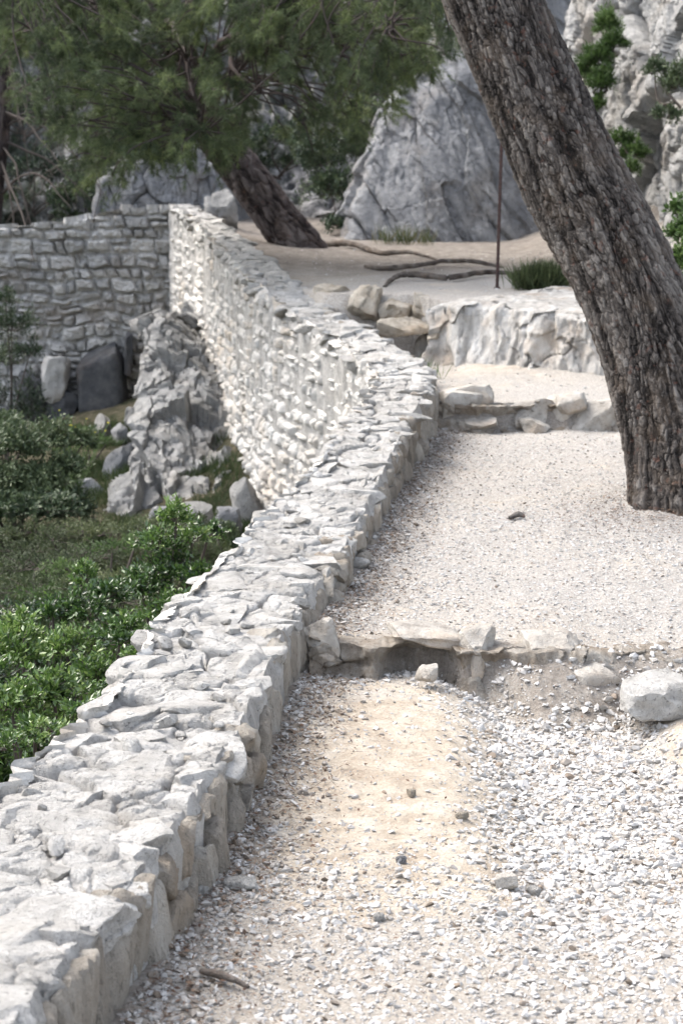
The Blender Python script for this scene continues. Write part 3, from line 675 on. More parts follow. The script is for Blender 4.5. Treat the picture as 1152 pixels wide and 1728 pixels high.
make_step('earth_step', 1, -.12, 2.9, lambda x: .05 + .30 * sstep(.45, .8, x), lambda x: sstep(.12, .22, x) * sstep(.44, .36, x) + .4 * sstep(.5, .55, x) * sstep(.8, .7, x), M['crust'], 'low crumbling earth and rock step crossing the path in the foreground', 5, 1.0)
make_step('earth_step', 2, .52, 3.0, lambda x: .06 + 0 * x, lambda x: .3 + 0 * x, M['crust'], 'eroded middle step between the wall and the leaning trunk', 9, 1.6)
# third step: pale boulders
S3 = 'pale boulders edging the upper step'
for i, (a, b, t, bt, d, lab) in enumerate([
        (532, 592, 476, 512, 15.0, 'low cream boulder behind the wall at the left of the upper step'),
        (584, 640, 482, 536, 14.72, 'rounded tan boulder standing second from the left in the upper step'),
        (636, 694, 500, 540, 14.72, 'cream boulder in the middle of the upper step'),
        (688, 742, 500, 544, 14.66, 'white split boulder next to the fluted ledge'),
        (640, 722, 538, 562, 14.40, 'low flat stone lying in front of the cream boulders'),
        (728, 752, 560, 578, 14.2, 'small white stone at the left foot of the fluted ledge')]):
    box_rock('boulder', a, b, t, bt, d, .3, M['cream'], lab, 140 + i, 'boulder', sink=.05, group=S3)

def make_ledge():
    """water-worn ledge: flat bright top, fluted front"""
    us = np.linspace(0, 1, 520); front = np.array([[.70, 14.60], [.76, 14.22], [1.0, 14.00], [1.4, 13.72], [1.8, 13.36], [2.4, 13.05], [3.2, 12.95]])
    fp = spline(np.c_[front, np.zeros(len(front))], 520)[:, :2]
    tang = np.gradient(fp, axis=0); tang /= np.linalg.norm(tang, axis=1)[:, None]; nrm = np.c_[tang[:, 1], -tang[:, 0]]
    s = np.cumsum(np.r_[0, np.linalg.norm(np.diff(fp, axis=0), axis=1)])
    vs = np.linspace(0, 1, 110); V = []
    for v in vs:
        if v < .45:                                   # front, from foot to lip
            q = v / .45; z = -.95 + .44 * q; out = .15 - .13 * q ** 1.2
        else:                                         # rolls over the lip and runs back as the flat top
            q = (v - .45) / .55; z = -.51 + .055 * math.sin(min(q * 4, 1) * math.pi / 2) + .09 * q ** 1.5 * 1.2; out = .02 - .06 * min(q * 4, 1) - 1.9 * q ** 1.4
        zz = np.full(len(s), z) + .05 * np.sin(s * 2.2) * (v > .3) - .12 * sstep(.0, .3, .3 - s) 
        zz_ = z + .15 * s; fl = fbm(np.stack([s * 6 + zz_ * 1.2, np.full_like(s, z * 2.2), 0 * s], 1), 4, 77) ; fl2 = np.abs(fbm(np.stack([s * 3.1 + zz_ * .8, np.full_like(s, z * 1.6), 0 * s + 4], 1), 4, 78))
        k = 1 if v < .45 else max(0, 1 - (v - .45) / .10)
        disp = k * (.09 * fl - .22 * fl2 + .05 + .012 * fbm(np.stack([s * 30, np.full_like(s, z * 9), 0 * s], 1), 3, 79))
        o = out + disp
        V.append(np.stack([fp[:, 0] + nrm[:, 0] * o, fp[:, 1] + nrm[:, 1] * o, zz + EYE - .03 * fl2 * (v > .4)], 1))
    V = np.array(V).reshape(-1, 3); d1, I1 = crag(V, 3.0, .05, (1, 1, 1.4), 4, .6, (0, .1, 0), .4); V[:, 1] -= d1; V = rough(V, .035, 3.2, 3); V = rough(V, .014, 14, 5); n = 520
    i = np.arange(len(vs) - 1)[:, None] * n; j = np.arange(n - 1)[None]; F = np.stack([i + j, i + j + 1, i + n + j + 1, i + n + j], -1).reshape(-1, 4)
    tag(build('rock_ledge', V, F, M['ledge'], loc=(1.3, 13.9, EYE - .95), tint=np.full(len(V), .75) + .2 * fbm(V * 3, 3)), 'white water-worn rock ledge with fluted front across the path behind the leaning pine', 'rock ledge')
make_ledge()

def sheet(name, pts, nu, nv, mat, f, amp, s, an=(1, 1, 1), crot=(0, 0, 0), fine=.5, crack=.5, warp=.35, streak=.35, **k):
    """rock face: a bilinear-ish sheet through a grid of world points, broken up into blocks and cracks"""
    G = np.asarray(pts, float); rows = [spline(r_, nu) for r_ in G]; cols = np.stack([spline([r_[i] for r_ in rows], nv) for i in range(nu)], 1)
    V = cols.reshape(-1, 3); du = np.gradient(cols, axis=1); dv = np.gradient(cols, axis=0); N = np.cross(du, dv); N /= np.linalg.norm(N, axis=2)[..., None] + 1e-9; N = N.reshape(-1, 3)
    d1, ID = crag(V, f, amp, an, s, crack, crot, warp); d2, I2 = crag(V, f * 2.7, amp * .4, an, s + 5, crack, crot, warp); d3, I3 = crag(V, f * 7, amp * .15, an, s + 8, crack * .6, crot, warp)
    VR = (V @ rotm(*crot).T) * np.array([3.2, 2, .8]) * f * 1.6; d3 = d3 - amp * streak * (1 - 2 * np.abs(fbm(VR, 5, s + 30, .6))) ** 3
    V = V + N * (d1 + d2 + d3 + amp * fine * fbm(V * f * 1.5, 6, s))[:, None]
    i = np.arange(nv - 1)[:, None] * nu; j = np.arange(nu - 1)[None]; F = np.stack([i + j, i + j + 1, i + nu + j + 1, i + nu + j], -1).reshape(-1, 4)
    return build(name, V, F, mat, tint=.4 * ID + .3 * I2 + .3 * I3, sharp=50, **k)

# hillside behind everything, curving round both sides
hp = [[(-24, 17, -3), (-14, 24, -2.4), (-6, 27.5, -1.6), (0, 27, .9), (5, 25.5, 1.4), (10, 21, 1.6), (14, 12, 1)],
      [(-25, 20, 3), (-15, 27, 3), (-7, 29.5, 3), (0, 28.6, 4), (6, 27, 4.2), (11, 22, 4.5), (15.5, 12, 4)],
      [(-27, 24, 9), (-16, 31, 9), (-8, 33, 9), (0, 32, 10), (7, 30, 10.5), (13, 24, 11), (18, 12, 10)],
      [(-29, 28, 17), (-17, 36, 18), (-9, 38, 18), (0, 37, 19), (8, 35, 20), (15, 27, 20), (22, 12, 18)]]
tag(sheet('hillside', hp, 520, 260, M['hill'], .45, .55, 3, fine=1.0), kind='structure')

# grey slab behind the path
def rock_face(name, outline, d, lean, mat, label, cat, seed, f, amp, an=(1, 1, 1), crot=(0, 0, 0), nu=260, nv=260, thick=1.6, yaw=0., **kk):
    """outcrop whose silhouette follows rows of (py, px_left, px_right); it bulges towards the viewer and has depth"""
    out = sorted(outline, key=lambda t: -t[0]); grid = []
    for (py, a, b) in out:
        up = (out[0][0] - py) * mpp(d); dd = d + lean * up; row = []
        A, B = P(a, py, dd), P(b, py, dd); W = B - A
        for q, back in ((-.04, thick), (0, .35 * thick * .6), (.12, .06 * thick), (.35, -.06 * thick), (.65, -.06 * thick), (.88, .06 * thick), (1, .35 * thick * .6), (1.04, thick)):
            p = A + W * min(max(q, 0), 1); row.append((p[0] + (q < 0) * -.05 + (q > 1) * .05, p[1] + back + yaw * (q - .5) * W[0], p[2]))
        grid.append(row)
    last = grid[-1]; grid.append([(p[0] * 1.0, p[1] + thick * .8, p[2] + .12) for p in last]); grid.append([(p[0], p[1] + thick * 1.6, p[2] - .2) for p in last])
    base = P((out[0][1] + out[0][2]) / 2, out[0][0], d)
    o = sheet(name, grid, nu, nv, mat, f, amp, seed, an, crot, loc=base, **kk)
    return tag(o, label, cat)
rock_face('rock_slab', [(430, 575, 960), (400, 585, 960), (330, 602, 960), (250, 625, 960), (200, 640, 960), (150, 668, 960), (105, 712, 960), (60, 725, 960), (0, 740, 970), (-120, 780, 990)], 22.0, .28, M['grey'],
          'large smooth blue-grey rock slab rising behind the far end of the path', 'rock slab', 5, .62, .20, (1.5, 1, .45), (0, .55, 0), 360, 300, crack=.25, warp=.08, streak=.25, fine=.18)
rock_face('rock_pillar', [(420, 140, 420), (362, 150, 410), (330, 158, 400), (300, 165, 395), (270, 205, 345), (246, 235, 320)], 24.2, .12, M['grey'],
          'squat pale grey rock outcrop topping the corner where the two walls meet', 'rock outcrop', 15, 1.1, .10, (1.5, 1, .8), (0, .2, 0))
box_rock('boulder', 345, 400, 312, 372, 21.9, .5, M['cliff'], 'pale boulder left of the leaning far pine at the top of the wall', 171, 'boulder')
# pale cliff at the right
cp = [[tuple(P(930, 520, 21) + [0, 0, -.2]), tuple(P(1010, 500, 19)), tuple(P(1110, 500, 17.4)), tuple(P(1260, 520, 15.5)), tuple(P(1560, 560, 13))],
      [tuple(P(945, 330, 21.3)), tuple(P(1040, 330, 19.3)), tuple(P(1130, 330, 17.8)), tuple(P(1280, 330, 15.9)), tuple(P(1600, 330, 13.2))],
      [tuple(P(940, 160, 21.8)), tuple(P(1040, 170, 19.8)), tuple(P(1140, 170, 18.4)), tuple(P(1300, 150, 16.3)), tuple(P(1640, 100, 13.6))],
      [tuple(P(962, -20, 22.3)), tuple(P(1050, -20, 20.5)), tuple(P(1150, -20, 19)), tuple(P(1320, -60, 16.8)), tuple(P(1700, -150, 14))],
      [tuple(P(985, -330, 23.3)), tuple(P(1070, -350, 21.5)), tuple(P(1180, -380, 20)), tuple(P(1380, -420, 17.6)), tuple(P(1800, -500, 14.5))]]
tag(sheet('cliff', cp, 460, 420, M['cliff'], .8, .32, 23, (1.6, 1.2, .5), (0, .2, 0), crack=.45, warp=.08, streak=.2, fine=.2), kind='structure')

# foot of the walls on the valley side
G4 = 'rocks tumbled below the tall wall face'
for i, (a, b, t, bt, d, dep, mt, lab) in enumerate([
        (350, 385, 770, 855, 16.6, .3, 'grey', 'narrow upright grey stone beside the foot of the white wall face'),
        (176, 228, 742, 825, 18.0, .4, 'grey', 'triangular grey rock left of the bedrock outcrop'),
        (110, 182, 812, 880, 17.0, .4, 'grey', 'smooth sloping grey rock on the grass beside the dark bush'),
        (270, 360, 806, 870, 17.2, .4, 'cliff', 'low rounded rock at the end of the tumbled stones'),
        (196, 262, 838, 872, 17.0, .3, 'cliff', 'flat pale rock lying at the lower left of the bedrock outcrop'),
        (128, 172, 786, 800, 18.6, .3, 'cliff', 'thin flat stone on the earth above the sloping grey rock'),
        (160, 184, 700, 720, 20.0, .3, 'cliff', 'small white stone on the bare earth below the dark block'),
        (392, 436, 812, 880, 15.2, .3, 'cliff', 'pale rock at the foot of the white wall face where the near wall hides it'),
        (300, 350, 850, 890, 14.8, .3, 'cliff', 'pale rock on the slope just above the tip of the pointed shrub'),
        (236, 290, 862, 892, 15.2, .3, 'grey', 'grey rock half sunk in grass left of the pointed shrub tip'),
        (350, 404, 862, 900, 14.4, .3, 'grey', 'grey rock right of the pointed shrub tip beside the wall foot'),
        (206, 236, 690, 716, 20.5, .3, 'cliff', 'small pale rock between the dark block and the bedrock outcrop'),
        (184, 216, 716, 744, 19.6, .3, 'grey', 'small grey rock above the triangular grey rock')]):
    box_rock('boulder', a, b, t, bt, d, dep, M[mt], lab, 200 + i, 'boulder', sink=.12, l=5 if b - a > 70 else 4, group=G4)
G5 = 'dark blocks at the foot of the back wall'
for i, (a, b, t, bt, lab) in enumerate([
        (132, 208, 572, 705, 'biggest dark rectangular block leaning against the foot of the back wall'),
        (76, 126, 662, 705, 'small dark block left of the biggest dark block'),
        (72, 112, 602, 664, 'brownish grey block standing above the small dark block'),
        (26, 70, 632, 705, 'dark grey block at the foot of the back wall near the left edge'),
        (208, 222, 566, 630, 'narrow dark stone set right of the biggest dark block')]):
    box_rock('stone_block', a, b, t, bt, 22.9, .4, M['dark_block' if i != 2 else 'back'], lab, 230 + i, 'stone block', sink=.1, cuts=5, group=G5, amp=.02, p=6)

rock_face('bedrock_outcrop', [(905, 190, 470), (850, 205, 465), (790, 215, 450), (740, 236, 440), (700, 246, 415), (660, 240, 385), (600, 243, 345), (560, 250, 305), (548, 256, 290)], 15.6, 1.9, M['bedrock'],
          'jagged pale bedrock outcrop under the corner and foot of the tall white wall face', 'bedrock', 45, 1.7, .24, (1.3, 1, .75), (0, .35, 0), 260, 300, .9, fine=.12, crack=.7, warp=.07, streak=.0)
# loose stones on the path
def loose(px, py, wpx, hpx, seed, mat, label, name='loose_stone', cuts=9, p=4, rz=None):
    d = EYE / math.tan(math.radians(PITCH) + math.atan((py - 864) / FPX))
    for _ in range(12):
        q = P(px, py, d); d += (q[2] - gz(q[0], d)) * 3.0 * .8
    s = mpp(d); w = wpx * s; h = hpx * s; r = np.random.default_rng(seed)
    c = (q[0], d + w * .3, gz(q[0], d) + h * .42)
    V, F = stone(c, (w, w * .75, h), seed, 4, p, cuts, .6, .93, (r.normal(0, .1), r.normal(0, .1), r.normal(0, .4) if rz is None else rz), .06); V = rough(V, .06 * h, 2.5 / h)
    return tag(build(name, V, F, mat, loc=(c[0], c[1], c[2] - h / 2), tint=np.full(len(V), .6), sharp=35), label, 'stone', 'loose stones lying on the path')
for a in [(852, 1502, 42, 24, 301, M['step'], 'brick-shaped grey-brown stone lying alone on the gravel in the foreground', 'loose_stone', 4, 8, .15),
          (693, 1346, 18, 16, 302, M['cream'], 'small brown triangular stone on the sandy patch'),
          (779, 1384, 24, 14, 303, M['cream'], 'pale pebble with a grey side at the edge of the sandy patch'),
          (677, 1458, 20, 14, 304, M['grey'], 'dark blue-grey pebble on the gravel below the sandy patch'),
          (640, 1556, 22, 15, 305, M['cap'], 'rounded pale pebble left of the brick-shaped stone'),
          (404, 1503, 58, 20, 306, M['cap'], 'flat white stone lying at the foot of the low wall'),
          (342, 1512, 20, 18, 307, M['cap'], 'small white chip wedged against the foot of the low wall'),
          (900, 1512, 26, 16, 308, M['cap'], 'white pebble just right of the brick-shaped stone'),
          (604, 960, 40, 20, 309, M['cap'], 'pale stone lying on the path beside the wall above the lower step'),
          (716, 1128, 10, 10, 310, M['cap'], 'tiny white chip in the hollow of the lower step')]:
    loose(*a)
def lay_tube(name, pts, rad, mat, label, cat, group=None, n=10, wob=.01, lift=0, seed=0):
    c = spline(pts, 60); r = np.random.default_rng(seed); c = c + wob * np.stack([fbm(c * 6 + k * 9, 3, seed + k) for k in range(3)], 1)
    rr = np.interp(np.linspace(0, 1, 60), np.linspace(0, 1, len(rad)), rad); V, F = tube(c, rr, n); V = rough(V, max(rr) * .35, 1.2 / max(rr) * .25, seed)
    t = np.clip(.5 + .5 * fbm(V * 25, 3), 0, 1)
    return tag(build(name, V, F, mat, loc=tuple(c[0]), tint=t), label, cat, group)
def on_ground(px, py, d, up=0.0):
    q = P(px, py, d); return (q[0], d, gz(q[0], d) + up)
lay_tube('stick', [on_ground(340, 1650, 4.0, .012), on_ground(375, 1660, 3.97, .018), on_ground(424, 1668, 3.94, .008)], [.006, .010, .004], M['root'], 'short grey weathered stick lying on the gravel at the foot of the wall', 'stick', seed=3)
lay_tube('bark_chip', [on_ground(858, 868, 9.1, .01), on_ground(872, 866, 9.12, .02), on_ground(884, 868, 9.1, .01)], [.008, .016, .006], M['bark'], 'small black bark chip lying on the path in front of the leaning pine', 'bark chip', seed=4)

# exposed roots
G6 = 'exposed roots crossing the upper ground'
def rootpts(l): return [on_ground(px, py, d, u) for (px, py, d, u) in l]
lay_tube('tree_root', rootpts([(545, 412, 20.6, .01), (590, 412, 20.3, .05), (640, 424, 19.4, .04), (690, 428, 19.1, .05), (750, 436, 18.6, .0)]), [.045, .032, .026, .02, .010], M['root'], 'pale grey root running from the far pine across the bare soil', 'tree root', G6, seed=11)
lay_tube('tree_root', rootpts([(616, 450, 17.6, .02), (660, 458, 17.3, .03), (705, 456, 17.4, .05), (750, 444, 17.9, .05), (800, 446, 17.8, .05), (850, 444, 17.8, .0)]), [.014, .026, .022, .022, .02, .012], M['root'], 'dark root arching over the ground, the middle one of three', 'tree root', G6, seed=12)
lay_tube('tree_root', rootpts([(648, 486, 15.6, .0), (668, 470, 16.3, .04), (700, 468, 16.4, .05), (760, 472, 16.2, .04), (820, 464, 16.6, .05), (880, 462, 16.7, .02)]), [.014, .022, .026, .024, .022, .014], M['root'], 'thick dark root nearest to the bright ledge, running behind the iron post', 'tree root', G6, seed=13)

# iron post
def make_post():
    b = on_ground(838, 484, 15.3); t = P(846, 230, 15.4)
    pts = [np.array(b) + (np.array(t) - np.array(b)) * q for q in np.linspace(-.05, 1, 90)]
    w = empty('iron_post', b, 'thin dark rusty iron post standing upright by the roots, behind the leaning trunk', 'post')
    V, F = tube(pts, np.array([.0125 + .0022 * (k % 3 == 0) for k in range(90)]), 10); build('rod', V, F, M['iron'], w)
    V, F = tube([np.array(b) + [0, 0, -.02], np.array(b) + [0, 0, .012], np.array(b) + [0, 0, .02]], [.03, .026, .013], 12); build('collar', V, F, M['iron'], w)
    V, F = stone(t, (.034, .034, .03), 5, 2, 3, 0, namp=0); build('cap', V, F, M['iron'], w)
make_post()

# ------------------------------------------------------------------ pines
def trunk_mesh(pts, rad, nth, ns, s, plate=(.05, .14), depth=.02, flare=.25, zground=None):
    c = spline(pts, ns); R = np.interp(np.linspace(0, 1, ns), np.linspace(0, 1, len(rad)), rad)
    T = np.gradient(c, axis=0); T /= np.linalg.norm(T, axis=1)[:, None]
    A = np.cross(T, np.array([0, 1., 0])); A /= np.linalg.norm(A, axis=1)[:, None]; B = np.cross(A, T)
    th = np.linspace(0, 2 * math.pi, nth, endpoint=False); arc = np.r_[0, np.cumsum(np.linalg.norm(np.diff(c, axis=0), axis=1))]
    TH, S = np.meshgrid(th, arc); Rg = np.repeat(R[:, None], nth, 1)
    lump = fbm(np.stack([np.cos(TH).ravel() * 1.3, np.sin(TH).ravel() * 1.3, S.ravel() * 1.1], 1), 3, s).reshape(TH.shape)
    fl = np.exp(-S / .26) * (flare + .45 * flare * np.cos(TH * 5 + s) * np.cos(TH * 2 + 1))
    Rg = Rg * (1 + .07 * lump + fl)
    cx, cy = np.cos(TH).ravel() * R.mean(), np.sin(TH).ravel() * R.mean(); tw = S.ravel() * .25
    Q = np.stack([(cx * np.cos(tw) - cy * np.sin(tw)) / plate[0], (cx * np.sin(tw) + cy * np.cos(tw)) / plate[0], S.ravel() / plate[1]], 1)
    Q = Q + .55 * np.stack([fbm(Q * .8 + 7 * k, 3, s + k) for k in range(3)], 1) + 2.2 * np.stack([fbm(Q * .12 + 3 * k, 2, s + 20 + k) for k in range(3)], 1)
    F1, F2, ID, C = cell(Q, s); g = F2 - F1
    h = .8 * sstep(.0, .30, g) * (.4 + .9 * ID) + .75 * fbm(Q * np.array([1.3, 1.3, .8]), 5, s + 3, .62) + .2; 
    F1b, F2b, IDb, _ = cell(Q * np.array([2.3, 2.3, 1.6]), s + 4); h = h - .35 * np.exp(-((F2b - F1b) / .12) ** 2) + .15 * IDb
    fur = np.abs(fbm(np.stack([Q[:, 0] * .42, Q[:, 1] * .42, Q[:, 2] * .10], 1) + 9, 3, s + 12)); h = h - .75 * np.exp(-(fur / .05) ** 2)
    ridge = fbm(np.stack([Q[:, 0] * .55, Q[:, 1] * .55, Q[:, 2] * .12], 1), 3, s + 6); h = h + 1.5 * ridge
    hh = h.reshape(TH.shape)
    V = c[:, None] + (Rg + depth * hh)[..., None] * (np.cos(TH)[..., None] * A[:, None] + np.sin(TH)[..., None] * B[:, None])
    i = np.arange(ns - 1)[:, None] * nth; j = np.arange(nth)[None]; k = (j + 1) % nth; F = np.stack([i + j, i + k, i + nth + k, i + nth + j], -1).reshape(-1, 4)
    return V.reshape(-1, 3), F, np.clip(.16 + .42 * h + .25 * (ID - .5), 0, 1)

def tufts(C, D, r, n=16, L=.075, W=.0045, spread=.8):
    """bundles of needles at C pointing along D"""
    m = len(C); D = D / (np.linalg.norm(D, axis=1)[:, None] + 1e-9)
    A = np.repeat(D, n, 0) + spread * r.normal(size=(m * n, 3)); A /= np.linalg.norm(A, axis=1)[:, None]
    B = np.cross(A, r.normal(size=(m * n, 3))); B /= np.linalg.norm(B, axis=1)[:, None]
    base = np.repeat(C, n, 0) + r.normal(0, .006, (m * n, 3)); LL = (L * r.uniform(.6, 1.15, m * n))[:, None]
    V = np.stack([base - B * W / 2, base + B * W / 2, base + A * LL + np.array([0, 0, -.15]) * LL], 1).reshape(-1, 3)
    return V, np.arange(m * n * 3).reshape(-1, 3)

def pine_crown(parent, limbs, clumps, seed, name='crown', per=16, nn=15, droop=.3, cr=.17, L=.075, W=.005):
    """limbs: polylines with radii; clumps: points of foliage, each carried by a twig from the nearest limb point"""
    r = np.random.default_rng(seed); a = Acc(); nodes = []
    for pts, r0, r1 in limbs:
        c = spline(pts, 34); c = c + .035 * np.stack([fbm(c * 2.5 + 3 * k, 3, seed + k) for k in range(3)], 1); rr = np.linspace(r0, r1, 34); V, F = tube(c, rr, 9)
        a.add(rough(V, .012, 9), F, .45); nodes.append(c[6:])
    nodes = np.concatenate(nodes); CC = []; DD = []; TT = []
    for q in clumps:
        q = np.asarray(q); dd = np.linalg.norm(nodes - q, axis=1); k = int(np.argmin(dd + r.uniform(0, .25, len(dd)))); b = nodes[k]
        mid = (b + q) / 2 + r.normal(0, .07, 3) + [0, 0, .05 * dd[k]]; tip = q + (q - b) / (np.linalg.norm(q - b) + .01) * cr * .8 - [0, 0, droop * cr]
        c = spline([b, mid, q, tip], 12); V, F = tube(c, np.linspace(.011, .003, 12), 4); a.add(V, F, .4)
        tone = r.uniform(.15, .75)
        for t in range(per):
            u = r.uniform(.55, 1); p0 = c[int(u * 11)]; dr = r.normal(size=3); dr /= np.linalg.norm(dr); dr = dr * .8 + (tip - mid) / (np.linalg.norm(tip - mid) + .01) * .6
            e = p0 + dr * cr * r.uniform(.3, 1) + [0, 0, -.04]; 
            if t % 3 == 0: V, F = tube([p0, (p0 + e) / 2, e], [.003, .0025, .0018], 3); a.add(V, F, .4)
            for w in (.55, .8, 1.0): CC.append(p0 + (e - p0) * w); DD.append(dr); TT.append(np.clip(tone + r.normal(0, .12), 0, 1))
    V, F = tufts(np.array(CC), np.array(DD), r, nn, L, W); 
    cr_ = build(name, V, F, M['pine'], parent, tint=np.repeat(np.array(TT), nn * 3), smooth=False)
    a.build('limbs', M['bark2'], parent); return cr_

def big_pine():
    d = 9.35; row = [(1180, 905), (1172, 860), (1152, 770), (1126, 680), (1096, 580), (1058, 480), (1014, 390), (966, 300), (920, 205), (876, 105), (830, 0), (775, -130), (705, -290), (600, -520), (470, -800)]
    pts = [P(px, py, d + .0009 * (905 - py)) for (px, py) in row]; pts[0][2] -= .10
    rad = [.285, .272, .262, .257, .254, .252, .25, .248, .245, .24, .236, .228, .215, .19, .15]
    b = on_ground(1176, 868, d)
    w = empty('pine_tree', b, 'big dark leaning pine trunk with furrowed bark at the right of the path, nearest tree', 'tree')
    V, F, t = trunk_mesh(pts, rad, 560, 1500, 40, (.022, .062), .0095, .75)
    build('trunk', V, F, M['bark'], w, tint=t)
    r = np.random.default_rng(77); limbs = []
    for k, (px, py, dx, dy, dz) in enumerate([(640, -430, -1.6, .8, 1.3), (560, -600, 1.2, 1.5, 1.4), (520, -690, -1.2, -1.0, 1.2), (475, -790, -1.0, .4, 1.5), (600, -520, .6, -1.4, 1.3)]):
        s = P(px, py, d + .0009 * (905 - py)); limbs.append(([s, s + np.array([dx, dy, dz]) * .5, s + np.array([dx, dy, dz]) + [0, 0, -.1]], .085, .02))
    cl = []
    for (pp, _, _) in limbs:
        for q in range(26): f = r.uniform(.35, 1.05); base = np.array(pp[0]) * (1 - f) + np.array(pp[2]) * f; cl.append(base + r.normal(0, .42, 3) * [1, 1, .5] + [0, 0, .35])
    pine_crown(w, limbs, cl, 78, per=12, nn=12)
big_pine()

def in_poly(x, y, poly):
    c = False; n = len(poly); j = n - 1
    for i in range(n):
        if (poly[i][1] > y) != (poly[j][1] > y) and x < (poly[j][0] - poly[i][0]) * (y - poly[i][1]) / (poly[j][1] - poly[i][1]) + poly[i][0]: c = not c
        j = i
    return c

def far_pine():
    d = 20.3; row = [(522, 440, 0), (508, 424, 0), (470, 372, .0), (425, 312, .05), (385, 258, .1), (350, 205, -.2), (320, 130, -.6), (280, 30, -1.1), (240, -110, -1.5), (200, -300, -1.8)]
    pts = [P(px, py, d + o) for (px, py, o) in row]; pts[0][2] -= .1
    w = empty('pine_tree', on_ground(512, 424, d), 'farther pine leaning left beside the wall top, its green crown over the valley', 'tree')
    V, F, t = trunk_mesh(pts, [.24, .225, .21, .205, .20, .19, .17, .14, .10, .06], 200, 520, 55, (.06, .13), .018, .10)
    build('trunk', V, F, M['bark2'], w, tint=t)
    limbs = [([P(345, 195, 20.0), P(400, 110, 18.5), P(470, 70, 17.2), P(560, 60, 16.4), P(660, 50, 16)], .07, .015),
             ([P(330, 150, 19.7), P(370, 80, 18.6), P(400, 60, 17.5), P(390, 110, 17.0), P(440, 160, 16.5)], .055, .012),
             ([P(320, 130, 19.6), P(240, 90, 18.3), P(160, 80, 17.2), P(70, 60, 16.6)], .07, .012),
             ([P(310, 110, 19.5), P(260, 150, 18.0), P(210, 200, 17.0), P(190, 250, 16.6)], .05, .01),
             ([P(290, 60, 19.3), P(330, 0, 17.6), P(420, -40, 16.5), P(560, -50, 15.8), P(720, -30, 15.5)], .08, .015),
             ([P(280, 30, 19.2), P(200, 0, 17.8), P(120, -30, 16.6), P(20, -50, 16)], .07, .012),
             ([P(280, 30, 19.2), P(300, 60, 17.5), P(330, 160, 16.4), P(340, 230, 16)], .045, .01)]
    poly = [(0, -90), (0, 60), (20, 120), (60, 170), (100, 230), (150, 285), (215, 292), (270, 262), (345, 262), (400, 230), (460, 215), (520, 235), (575, 215), (640, 180), (700, 105), (748, 80), (770, 0), (760, -90)]
    r = np.random.default_rng(91); cl = []; tries = 0
    while len(cl) < 740 and tries < 60000:
        tries += 1; px, py = r.uniform(-60, 770), r.uniform(-120, 300)
        if not in_poly(max(px, 1), max(py, -89), poly): continue
        dd = r.uniform(15.2, 19.4); q = P(px, py, dd); dens = vnoise(np.array([q * 1.9]), 5)[0] + .5 * vnoise(np.array([q * 4.5]), 6)[0]
        if dens < .02 + .22 * (px > 420) * (py > 120): continue
        cl.append(q)
    pine_crown(w, limbs, cl, 92, per=13, nn=13, L=.07, W=.005, cr=.16)
far_pine()

def edge_pine():
    """dark trunk at the left edge, with bare twigs"""
    d = 24.5
    pts = [P(-30, 520, d), P(-14, 330, d), P(0, 200, d), P(6, 90, d), P(-6, -40, d), P(-30, -200, d)]
    w = empty('pine_tree', pts[0], 'dark slender pine trunk at the upper left edge with bare hanging twigs', 'tree')
    V, F, t = trunk_mesh(pts, [.15, .14, .13, .12, .10, .08], 70, 200, 60, (.06, .12), .012, .05); build('trunk', V, F, M['bark2'], w, tint=t * .7)
    r = np.random.default_rng(5); a = Acc()
    for k in range(24):
        y0 = r.uniform(-150, 330); s = P(0, y0, d); e = P(r.uniform(20, 190), y0 + r.uniform(10, 190), d - r.uniform(0, 1.6)); m = (s + e) / 2 + [0, 0, r.uniform(.1, .45)]
        c = spline([s, m, e], 16); c += .03 * np.stack([fbm(c * 3 + 3 * q, 2, k + q) for q in range(3)], 1); V, F = tube(c, np.linspace(.022, .004, 16), 5); a.add(V, F, .5)
        for j in range(3):
            b = c[r.integers(6, 15)]; V, F = tube([b, b + r.normal(0, .15, 3) + [0, 0, -.12], b + r.normal(0, .2, 3) + [0, 0, -.35]], [.007, .005, .003], 4); a.add(V, F, .5)
    a.build('twigs', M['twig'], w)
    cl = [P(r.uniform(-60, 60), r.uniform(-160, 20), d - r.uniform(0, 1.2)) for q in range(60)]
    pine_crown(w, [([P(0, 0, d), P(40, -60, d - .6), P(80, -90, d - 1)], .04, .01), ([P(0, -20, d), P(-60, -80, d - .6), P(-100, -100, d - 1)], .04, .01)], cl, 93, per=12, nn=10, L=.08, W=.006)
edge_pine()

